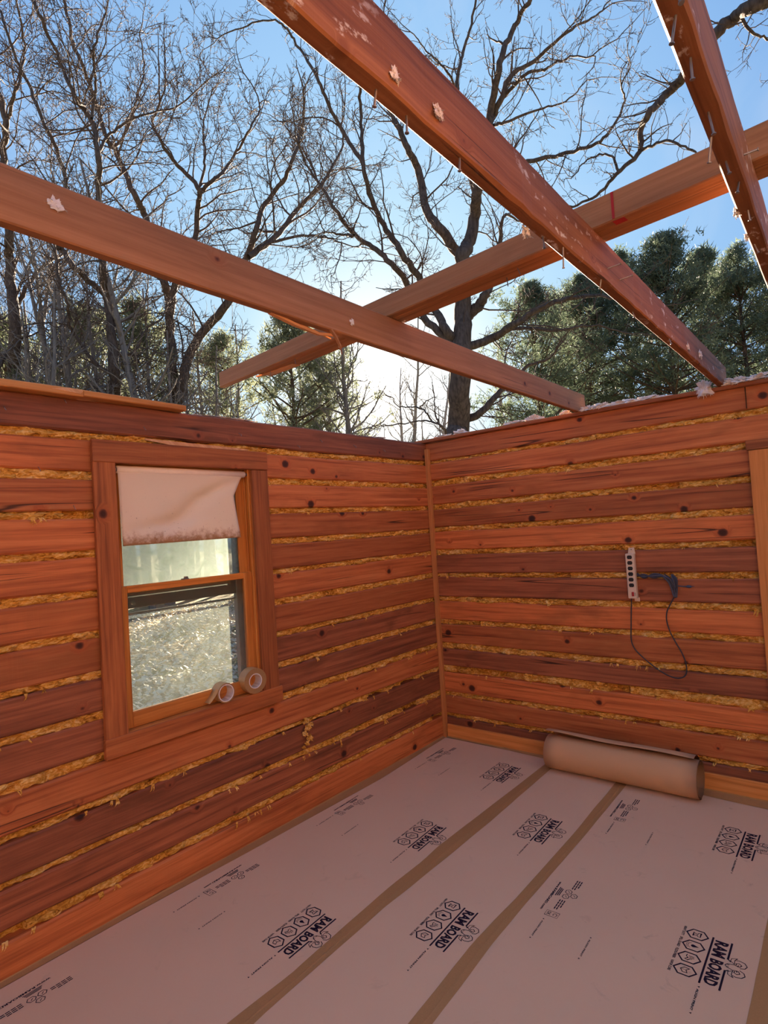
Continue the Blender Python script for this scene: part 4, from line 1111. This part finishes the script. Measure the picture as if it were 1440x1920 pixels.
# the yellow tuft torn out of the gap under the window
tu = MB()
def lump(c, s, seed):
    me = tuft_mesh(s[0], s[1], s[2], seed, 60, 3, 0.8)
    tu.add([(v.co.x + c[0], v.co.y + c[1], v.co.z + c[2]) for v in me.vertices], [tuple(p.vertices) for p in me.polygons]); bpy.data.meshes.remove(me)
tp = on_plane(0, 0.02, 578, 1375)
for k, (px, py, s) in enumerate(((575, 1352, 0.022), (578, 1364, 0.026), (572, 1376, 0.020), (581, 1384, 0.024), (576, 1394, 0.016), (570, 1402, 0.012), (583, 1358, 0.016))):
    p = on_plane(0, 0.022, px, py) - tp
    lump(p, (0.012, s, s), 40 + k)
o = tu.build('insulation_tuft', M['yellow'], None, tuple(tp)); tag(o, 'torn yellow insulation tuft hanging from a gap below the window', 'insulation')

# ------------------------------------------------------------------ outside: ground and fallen leaves
GZ = -0.62
g = MB(); R = 140
g.add([(-R, -R, GZ), (R, -R, GZ), (R, R, GZ), (-R, R, GZ)], [(0, 1, 2, 3)])
o = g.build('ground', M['ground']); tag(o, kind='structure')
n = 17000
px = -RNG.uniform(0.5, 18, n); py = -2.4 - px * 0.55 + RNG.uniform(-3.5, 3.5, n)
ang = RNG.uniform(0, 6.28, n); tl = RNG.uniform(-0.7, 0.7, (n, 2)); sz = RNG.uniform(0.035, 0.075, n)
a = np.stack([np.cos(ang), np.sin(ang), tl[:, 0]], 1) * sz[:, None]; b = np.stack([-np.sin(ang), np.cos(ang), tl[:, 1]], 1) * sz[:, None] * 0.6
c = np.stack([px, py, np.full(n, GZ + 0.045)], 1)
V = np.stack([c - a, c - b, c + a, c + b], 1).reshape(-1, 3)
lv = fast_mesh('fallen_leaves', V, np.arange(4 * n).reshape(-1, 4)); o = link('fallen_leaves', lv, M['leaf']); tag(o, 'dry fallen leaves scattered over the grass outside the window', 'leaves', kind='stuff')

# ------------------------------------------------------------------ trees
class Tubes:
    def __init__(s): s.V = []; s.Q = []; s.n = 0
    def add(s, P, r, k):
        P = np.asarray(P, float); n = len(P)
        T = np.empty_like(P); T[1:-1] = P[2:] - P[:-2]; T[0] = P[1] - P[0]; T[-1] = P[-1] - P[-2]
        T /= np.linalg.norm(T, axis=1)[:, None] + 1e-9
        up = np.array([0.31, 0.87, 0.38]) if abs(T[0][2]) > 0.6 else np.array([0.1, 0.2, 0.97])
        A = np.cross(T, up); A /= np.linalg.norm(A, axis=1)[:, None] + 1e-9
        B = np.cross(T, A)
        th = np.arange(k) * (2 * math.pi / k)
        ring = A[:, None, :] * np.cos(th)[None, :, None] + B[:, None, :] * np.sin(th)[None, :, None]
        V = P[:, None, :] + ring * np.asarray(r)[:, None, None]
        s.V.append(V.reshape(-1, 3))
        i = np.arange(n - 1)[:, None] * k; j = np.arange(k)[None, :]; j2 = (j + 1) % k
        Q = np.stack([i + j, i + j2, i + k + j2, i + k + j], -1).reshape(-1, 4) + s.n
        s.Q.append(Q); s.n += n * k
    def mesh(s, name, org):
        return fast_mesh(name, np.concatenate(s.V) - np.asarray(org), np.concatenate(s.Q))

def rdir(rng): 
    v = rng.normal(size=3); return v / np.linalg.norm(v)
def grow(tb, rng, p, d, L, r, lvl, maxl, cfg):
    segs = (0, 7, 5, 4, 2)[lvl]
    wig = cfg['wig']; up = cfg['up']
    P = [p]; D = d / np.linalg.norm(d); st = L / segs; dirs = [D]
    for i in range(segs):
        D = D + rng.normal(size=3) * wig; D[2] += up; D /= np.linalg.norm(D)
        P.append(P[-1] + D * st); dirs.append(D)
    rr = r * np.linspace(1, 0.35, segs + 1)
    tb.add(P, rr, (6, 5, 4, 3, 3)[min(lvl, 4)])
    if lvl >= maxl: return
    nch = max(1, int(L * cfg['dens'][lvl] * rng.uniform(0.7, 1.2)))
    for c in range(nch):
        t = rng.uniform(0.15, 1.0); i = min(int(t * segs), segs - 1); u = t * segs - i
        q = P[i] * (1 - u) + P[i + 1] * u; D = dirs[i]
        ax = rdir(rng); side = ax - D * ax.dot(D); side /= np.linalg.norm(side) + 1e-9
        an = math.radians(rng.uniform(*cfg['ang']))
        nd = D * math.cos(an) + side * math.sin(an)
        cl = L * cfg['ratio'] * rng.uniform(0.5, 1.1) * (1.05 - 0.45 * t)
        cr = max(cfg['rmin'], r * (1 - 0.6 * t) * rng.uniform(0.42, 0.62))
        grow(tb, rng, q, nd, cl, cr, lvl + 1, maxl, cfg)
CFG = dict(wig=0.20, up=0.05, dens=(0, 5.2, 7.6, 8.6), ang=(28, 68), ratio=0.55, rmin=0.0062)

def traced_tree(name, label, D, limbs, base_px, cat='tree', seed=0, cfg=CFG, spacing=0.25, blen=(0.8, 2.5), maxl=4, mat='bark', tmat='twig', group='bare trees behind the cabin'):
    """limbs: list of (pixel polyline, width_px start, width_px end, depth offset start, depth offset end). Back-projected to a real distance."""
    rng = np.random.default_rng(seed); K = D / 13.0
    cfg = dict(cfg, rmin=cfg['rmin'] * K, dens=tuple(q / K for q in cfg['dens'])); spacing *= K; blen = (blen[0] * K, blen[1] * K)
    b = at_dist(base_px[0], base_px[1], D); org = np.array([b[0], b[1], GZ - 0.05])
    root = empty(name, tuple(org)); tag(root, label, cat, group)
    tr = Tubes(); tw = Tubes()
    for li, (poly_, w0, w1, d0, d1) in enumerate(limbs):
        m = len(poly_); pts = []
        for i, (x, y) in enumerate(poly_):
            u = i / (m - 1)
            pts.append(at_dist(x, y, D + K * (d0 + (d1 - d0) * u + 0.25 * math.sin(i * 2.1 + li))))
        if li == 0: pts = [np.array([pts[0][0], pts[0][1], GZ - 0.05])] + pts
        n = max(8, 5 * len(pts)); P = spline(pts, n)
        uu = np.linspace(0, 1, n)
        W = (w1 + (w0 - w1) * (1 - uu) ** (1.7 if li == 0 else 1.1)) * D / F_PX / 2
        if li == 0: W[0] *= 1.35; W[1] *= 1.12
        P[1:-1] += rng.normal(size=(n - 2, 3)) * 0.012 * K
        tr.add(P, W, 9 if w0 > 14 else 7)
        seg = np.linalg.norm(np.diff(P, axis=0), axis=1); Ltot = seg.sum(); s = 0.0
        cum = np.concatenate([[0], np.cumsum(seg)])
        s = Ltot * (0.42 if li == 0 else 0.12)
        while s < Ltot:
            i = min(np.searchsorted(cum, s) - 1, n - 2); i = max(i, 0)
            q = P[i] + (P[i + 1] - P[i]) * ((s - cum[i]) / (seg[i] + 1e-9))
            T = (P[i + 1] - P[i]) / (seg[i] + 1e-9); f = s / Ltot
            ax = rdir(rng); side = ax - T * ax.dot(T); side /= np.linalg.norm(side)
            an = math.radians(rng.uniform(32, 72))
            L = rng.uniform(*blen) * (1.0 - 0.30 * f)
            grow(tw, rng, q, T * math.cos(an) + side * math.sin(an) + np.array([0, 0, 0.15]), L, max(0.006 * K, W[i] * rng.uniform(0.25, 0.5)) if W[i] < 0.06 * K else K * rng.uniform(0.012, 0.024), 1, maxl, cfg)
            s += spacing * rng.uniform(0.5, 1.5)
        T = P[-1] - P[-2]; T /= np.linalg.norm(T)
        for _ in range(2):
            grow(tw, rng, P[-1], T + rng.normal(size=3) * 0.25, rng.uniform(*blen) * 0.9, W[-1] * 0.9, 1, maxl, cfg)
    link('trunk', tr.mesh('trunk', org), M[mat], root, smooth=True)
    tag(link('twigs', tw.mesh('twigs', org), M[tmat], root), kind='stuff')
    return root

traced_tree('bare_tree', 'bare tree with dark trunk rising above the short top board', 26.0, [
    ([(217, 790), (216, 742), (215, 690), (207, 600), (200, 555), (192, 500), (186, 430), (185, 370), (185, 300), (176, 240), (157, 203), (143, 183), (122, 140), (105, 95), (75, 30), (55, -20)], 21, 5, 0, -0.6),
    ([(200, 556), (165, 525), (140, 500), (118, 470), (104, 456), (118, 400), (122, 335), (107, 285), (80, 225), (55, 160), (30, 110), (10, 50), (-5, 10)], 11, 4, 0, 1.2),
    ([(218, 668), (250, 660), (272, 620), (305, 595)], 6, 3, 0, -0.8),
    ([(218, 700), (240, 685), (280, 650)], 5, 2, 0, 0.6),
    ([(210, 706), (170, 670), (135, 620), (127, 570), (110, 525), (106, 480)], 7, 3, 0, -1.0),
    ([(183, 300), (197, 262), (230, 235), (270, 215), (330, 200), (390, 150)], 6, 2.5, -0.2, 0.5),
    ([(172, 222), (180, 160), (175, 100), (195, 30), (210, -20)], 5, 2.5, -0.4, -1.2)], (216, 742), seed=11)
traced_tree('bare_tree', 'bare twin stemmed tree behind the middle of the left wall', 29.0, [
    ([(328, 800), (327, 755), (322, 690), (320, 640), (317, 565), (307, 527), (285, 450), (270, 400), (255, 370), (235, 325), (215, 280), (198, 255), (187, 215), (172, 170), (150, 110), (135, 75), (120, 0), (112, -40)], 23, 5, 0, 0.8),
    ([(319, 590), (327, 540), (350, 490), (367, 440), (372, 380), (373, 355), (345, 320), (320, 295), (300, 260), (285, 230), (300, 190)], 13, 3.5, 0, -0.8),
    ([(373, 362), (398, 338), (420, 320), (440, 290), (470, 240), (488, 205)], 8, 3, -0.6, -0.2),
    ([(334, 770), (345, 700), (360, 655), (395, 605), (430, 565), (450, 510), (466, 475), (480, 430), (495, 385), (530, 340), (550, 295), (565, 250), (570, 200)], 19, 4, 0, -1.2),
    ([(466, 482), (520, 440), (560, 390), (600, 350), (622, 315), (642, 275), (640, 235)], 11, 3, -0.8, 0.4),
    ([(480, 468), (540, 445), (600, 442), (640, 455)], 6, 2.5, -0.7, -1.5),
    ([(600, 350), (582, 305), (560, 270), (530, 230)], 5, 2.5, 0.2, 0.9),
    ([(215, 280), (240, 240), (255, 190), (270, 130), (262, 60)], 6, 2.5, 0.6, 1.2),
    ([(373, 356), (385, 300), (380, 240), (395, 180)], 5, 2.5, -0.5, 0.4)], (328, 755), seed=12)
traced_tree('bare_tree', 'thick bare trunk at the far left edge of the picture', 30.0, [
    ([(28, 790), (27, 715), (28, 625), (22, 550), (19, 490), (17, 430), (10, 360), (7, 290), (11, 235), (2, 190), (-12, 120), (-25, 40)], 25, 8, 0, 0.4),
    ([(30, 590), (50, 540), (80, 500), (115, 478), (150, 440)], 8, 3, 0, 0.8),
    ([(14, 660), (-8, 690), (-30, 650)], 8, 4, 0, 0),
    ([(11, 235), (30, 170), (45, 90), (30, 0)], 6, 3, 0.2, -0.6)], (27, 715), seed=13)
traced_tree('bare_tree', 'slender crooked bare tree between the far left trunk and dark trunk', 33.0, [
    ([(128, 790), (127, 725), (125, 685), (117, 650), (107, 615), (100, 585), (107, 550), (112, 500), (100, 440), (110, 380), (95, 320)], 10, 3, 0, 0.5),
    ([(124, 690), (150, 655), (160, 610), (175, 560)], 5, 2, 0, -0.5)], (127, 725), seed=14, spacing=0.5)
CFG4 = dict(CFG, dens=(0, 5.0, 7.0, 8.0), rmin=0.0062)
traced_tree('bare_tree', 'big spreading bare tree with thick grey trunk above the wall corner', 17.0, [
    ([(858, 850), (860, 800), (862, 715), (866, 635), (868, 565), (866, 485), (876, 463), (890, 410), (895, 350), (908, 280), (920, 215), (935, 130), (950, 80), (970, 40), (992, 0), (1010, -45)], 52, 7, 0, -0.8),
    ([(868, 600), (895, 575), (912, 550), (930, 510), (936, 470), (945, 405), (975, 415)], 24, 3, 0, 0.5),
    ([(866, 485), (827, 430), (800, 395), (785, 320), (765, 280), (745, 235), (735, 215), (705, 150), (690, 80), (660, 20)], 20, 4, 0, 0.8),
    ([(862, 648), (838, 620), (815, 580), (785, 520), (750, 470), (720, 420), (695, 370), (682, 310), (678, 230), (675, 165), (690, 100)], 17, 4, 0, -1.0),
    ([(852, 645), (800, 600), (770, 545), (740, 500), (700, 465), (664, 440), (630, 395), (605, 355), (575, 310), (560, 270)], 15, 3, 0, -0.4),
    ([(664, 440), (640, 440), (610, 435)], 6, 2.5, -0.3, -0.6),
    ([(682, 310), (645, 250), (610, 180), (585, 130), (555, 80), (530, 45), (490, 40), (430, 60)], 8, 2.5, -0.6, 0.3),
    ([(893, 380), (872, 280), (857, 165), (868, 100), (882, 50), (895, -10)], 9, 4, 0, 0.6),
    ([(920, 225), (940, 185), (960, 140), (1000, 115), (1045, 75), (1090, 45), (1130, 20)], 12, 3, -0.4, 0.5),
    ([(940, 185), (985, 140), (1020, 130), (1060, 110), (1110, 105)], 7, 2.5, -0.3, -0.9),
    ([(903, 320), (985, 305), (1045, 290), (1110, 272), (1145, 245), (1170, 195), (1165, 160)], 9, 2.5, -0.2, -1.2),
    ([(925, 235), (960, 225), (1010, 205), (1060, 190), (1100, 150)], 6, 2, -0.2, 0.6),
    ([(875, 652), (920, 635), (970, 605), (1020, 575), (1080, 557), (1130, 555), (1180, 570)], 17, 3, 0, -1.0),
    ([(890, 645), (960, 617), (1045, 620), (1110, 610), (1180, 625)], 9, 2, 0, 0.4),
    ([(866, 792), (905, 770), (940, 732), (985, 690), (1030, 672)], 17, 4, 0, 0.8),
    ([(857, 165), (835, 130), (800, 95), (770, 60)], 5, 2, 0.4, 0.2)], (860, 800), seed=15, cfg=CFG4, spacing=0.29, blen=(0.6, 2.0))
traced_tree('bare_tree', 'bare tree off to the right reaching one dark limb over the rafters', 11.0, [
    ([(2050, 900), (2040, 700), (1990, 450), (1900, 220), (1850, 60)], 60, 26, 0, 0),
    ([(1990, 440), (1800, 120), (1640, -20), (1530, -45), (1440, -2), (1410, 12), (1375, 35), (1338, 66), (1292, 130), (1262, 165), (1235, 192), (1215, 218), (1202, 242), (1198, 285), (1160, 322), (1120, 365), (1075, 388)], 30, 4, 0, 0.6),
    ([(1201, 283), (1250, 265), (1295, 282), (1320, 300)], 6, 2, 0.3, -0.4),
    ([(1385, 28), (1410, 60), (1440, 75), (1480, 110)], 6, 2.5, 0.3, 0.8),
    ([(1160, 322), (1140, 290), (1100, 300), (1075, 330)], 5, 2, 0.5, 0.1)], (2050, 900), seed=16, cfg=dict(CFG4, rmin=0.0055), spacing=0.20, blen=(0.45, 1.4))

traced_tree('bare_shrub', 'low crooked bare shrub in the bright gap left of the thick grey trunk', 14.0, [
    ([(838, 880), (836, 815), (825, 797), (802, 789), (770, 792), (726, 798)], 7, 2.5, 0, -0.6),
    ([(825, 797), (817, 778), (814, 740)], 4, 2, 0, 0.3),
    ([(812, 792), (800, 775), (786, 765), (748, 762), (735, 745)], 4, 2, 0, 0.4),
    ([(786, 765), (800, 752), (812, 745)], 3, 1.5, 0, 0.2)], (836, 815), cat='shrub', seed=31, spacing=0.6, blen=(0.3, 0.8), maxl=3)
# generic bare trees of the wood behind: four shapes, copied
def free_tree(seed, H, r0, cfg, maxl=3):
    rng = np.random.default_rng(seed); tr = Tubes(); tw = Tubes()
    P = [np.zeros(3)]; D = np.array([0, 0, 1.0])
    for i in range(9):
        D = D + rng.normal(size=3) * 0.05; D[2] += 0.12; D /= np.linalg.norm(D); P.append(P[-1] + D * H / 9)
    P = np.array(P); n = len(P); W = r0 * np.linspace(1, 0.18, n); tr.add(P, W, 6)
    for k in range(int(H * 2.3)):
        t = rng.uniform(0.22, 1.0); i = min(int(t * 9), 8); q = P[i] + (P[i + 1] - P[i]) * (t * 9 - i)
        a = rng.uniform(0, 6.283); e = math.radians(rng.uniform(20, 62))
        d = np.array([math.cos(a) * math.cos(e), math.sin(a) * math.cos(e), math.sin(e)])
        grow(tw, rng, q, d, H * rng.uniform(0.14, 0.30) * (1.15 - 0.6 * t), max(0.012, W[i] * 0.42), 1, maxl, cfg)
    return tr.mesh('trunk', (0, 0, 0)), tw.mesh('twigs', (0, 0, 0))
CFGF = dict(wig=0.17, up=0.06, dens=(0, 3.0, 4.0, 4.0), ang=(25, 60), ratio=0.5, rmin=0.010)
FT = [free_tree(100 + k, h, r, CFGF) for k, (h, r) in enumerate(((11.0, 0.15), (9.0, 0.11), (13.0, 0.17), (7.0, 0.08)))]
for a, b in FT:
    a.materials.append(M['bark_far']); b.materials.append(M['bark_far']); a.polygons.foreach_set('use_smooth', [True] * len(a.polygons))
rt = random.Random(21)
BELTS = ((-40, 150, 24, 36, 15, (0, 1, 2), 'thin hazy bare tree in the woodland behind the far left trunks', 'thin bare trees at the far left'),
         (150, 350, 24, 36, 14, (0, 1, 2), 'thin hazy bare tree in the woodland behind the two dark trunks', 'thin bare trees behind the dark trunks'),
         (350, 670, 26, 40, 18, (1, 3, 1, 0), 'thin hazy bare tree in the woodland under the cross beam', 'thin bare trees under the cross beam'),
         (690, 850, 38, 54, 9, (0, 2, 1), 'small hazy bare tree in the bright gap near the sun', 'small bare trees in the bright gap'),
         (940, 1440, 30, 40, 7, (0, 1), 'thin hazy bare tree among the dark pines', 'thin bare trees among the pines'))
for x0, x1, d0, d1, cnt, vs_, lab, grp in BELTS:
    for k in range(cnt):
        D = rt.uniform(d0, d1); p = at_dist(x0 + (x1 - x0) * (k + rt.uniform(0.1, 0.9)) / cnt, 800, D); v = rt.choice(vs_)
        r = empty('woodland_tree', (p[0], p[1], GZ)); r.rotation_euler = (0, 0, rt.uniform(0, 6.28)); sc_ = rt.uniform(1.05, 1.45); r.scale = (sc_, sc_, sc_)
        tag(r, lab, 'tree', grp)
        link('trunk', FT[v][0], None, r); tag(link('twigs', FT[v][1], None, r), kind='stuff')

# pines
def pine_meshes(seed, H, crown0, rad, ncl, nneedle, nl, r0, tiers=True):
    rng = np.random.default_rng(seed); tr = Tubes(); C = []
    P = np.array([[0.05 * math.sin(i * 1.3 + seed), 0.05 * math.cos(i * 1.7 + seed), H * i / 8] for i in range(9)])
    tr.add(P, r0 * np.linspace(1, 0.15, 9), 8)
    nb = int(ncl / 9)
    for k in range(nb):
        t = crown0 + (1 - crown0) * rng.uniform(0, 1) ** 0.85
        f = (t - crown0) / (1 - crown0)
        L = rad * (math.sin(math.pi * min(1, 0.22 + 0.80 * f)) ** 0.8) * rng.uniform(0.55, 1.12) + 0.2
        a = rng.uniform(0, 6.283); e = math.radians(rng.uniform(-12, 30) + 30 * f)
        d = np.array([math.cos(a) * math.cos(e), math.sin(a) * math.cos(e), math.sin(e)]); p0 = np.array([0, 0, H * t])
        B = [p0 + d * L * u + np.array([0, 0, 0.12 * L * u * u]) + rng.normal(size=3) * 0.05 * u for u in np.linspace(0, 1, 5)]
        tr.add(B, 0.045 * (1.1 - 0.5 * f) * np.linspace(1, 0.25, 5), 4)
        for c in range(9):
            u = rng.uniform(0.35, 1.05)
            C.append(p0 + d * L * u + np.array([0, 0, 0.12 * L * u * u]) + rng.normal(size=3) * (0.12 + 0.075 * L * u) * np.array([1, 1, 0.6]))
    C = np.array(C); n = len(C)
    N = rng.normal(size=(n, nneedle, 3)); N[..., 2] = np.abs(N[..., 2]) * 0.9 + 0.1
    N /= np.linalg.norm(N, axis=2)[..., None]
    ln = rng.uniform(0.6, 1.15, (n, nneedle, 1)) * nl
    side = np.cross(N, rng.normal(size=(n, nneedle, 3))); side /= np.linalg.norm(side, axis=2)[..., None]
    base = C[:, None, :] + rng.normal(size=(n, nneedle, 3)) * nl * 0.35
    w = nl * 0.085
    V = np.stack([base - side * w, base + side * w, base + N * ln], 2).reshape(-1, 3)
    return tr.mesh('trunk', (0, 0, 0)), fast_mesh('needles', V, np.arange(len(V)).reshape(-1, 3))
PM = [pine_meshes(1, 13.0, 0.30, 2.7, 1250, 20, 0.24, 0.20), pine_meshes(2, 12.0, 0.24, 3.0, 1250, 20, 0.24, 0.20),
      pine_meshes(3, 10.0, 0.30, 2.6, 620, 20, 0.26, 0.15), pine_meshes(4, 14.0, 0.34, 2.5, 1050, 20, 0.24, 0.19)]
for i, (a, b) in enumerate(PM):
    a.materials.append(M['bark_pine']); a.polygons.foreach_set('use_smooth', [True] * len(a.polygons))
FARN = {}
def pine(x, D, top_y, v, label, group, mat):
    p = at_dist(x, 700, D); tp_ = at_dist(x, top_y, D)
    H = (13.0, 12.0, 10.0, 14.0)[v]; s = (tp_[2] - GZ) / H
    r = empty('pine_tree', (p[0], p[1], GZ)); sw = min(1.25, max(0.8, s)); r.scale = (sw, sw, s); r.rotation_euler = (0, 0, rt.uniform(0, 6.28))
    tag(r, label, 'pine tree', group)
    link('trunk', PM[v][0], None, r)
    key = (v, mat)
    if key not in FARN:
        me = PM[v][1].copy(); me.materials.append(M[mat]); FARN[key] = me
    tag(link('needles', FARN[key], None, r), kind='stuff')
G1 = 'pines behind the right wall'
pine(1005, 24, 540, 1, 'dark pine behind the left joist foot, leftmost of the right clump', G1, 'needles')
pine(1100, 27, 520, 0, 'dark pine seen between the left and middle joists', G1, 'needles')
pine(1180, 29, 478, 3, 'pine rising behind the lower half of the middle joist', G1, 'needles')
pine(1262, 25, 440, 0, 'tallest dark pine right of the middle joist', G1, 'needles')
pine(1335, 30, 475, 1, 'dark pine between the tallest pine and the right joist', G1, 'needles')
pine(1400, 26, 470, 3, 'dark pine behind the right joist near the picture edge', G1, 'needles')
pine(1475, 27, 490, 0, 'pine cut off by the right edge of the picture', G1, 'needles')
pine(1055, 33, 560, 3, 'pine filling the gap at the back of the right clump', G1, 'needles')
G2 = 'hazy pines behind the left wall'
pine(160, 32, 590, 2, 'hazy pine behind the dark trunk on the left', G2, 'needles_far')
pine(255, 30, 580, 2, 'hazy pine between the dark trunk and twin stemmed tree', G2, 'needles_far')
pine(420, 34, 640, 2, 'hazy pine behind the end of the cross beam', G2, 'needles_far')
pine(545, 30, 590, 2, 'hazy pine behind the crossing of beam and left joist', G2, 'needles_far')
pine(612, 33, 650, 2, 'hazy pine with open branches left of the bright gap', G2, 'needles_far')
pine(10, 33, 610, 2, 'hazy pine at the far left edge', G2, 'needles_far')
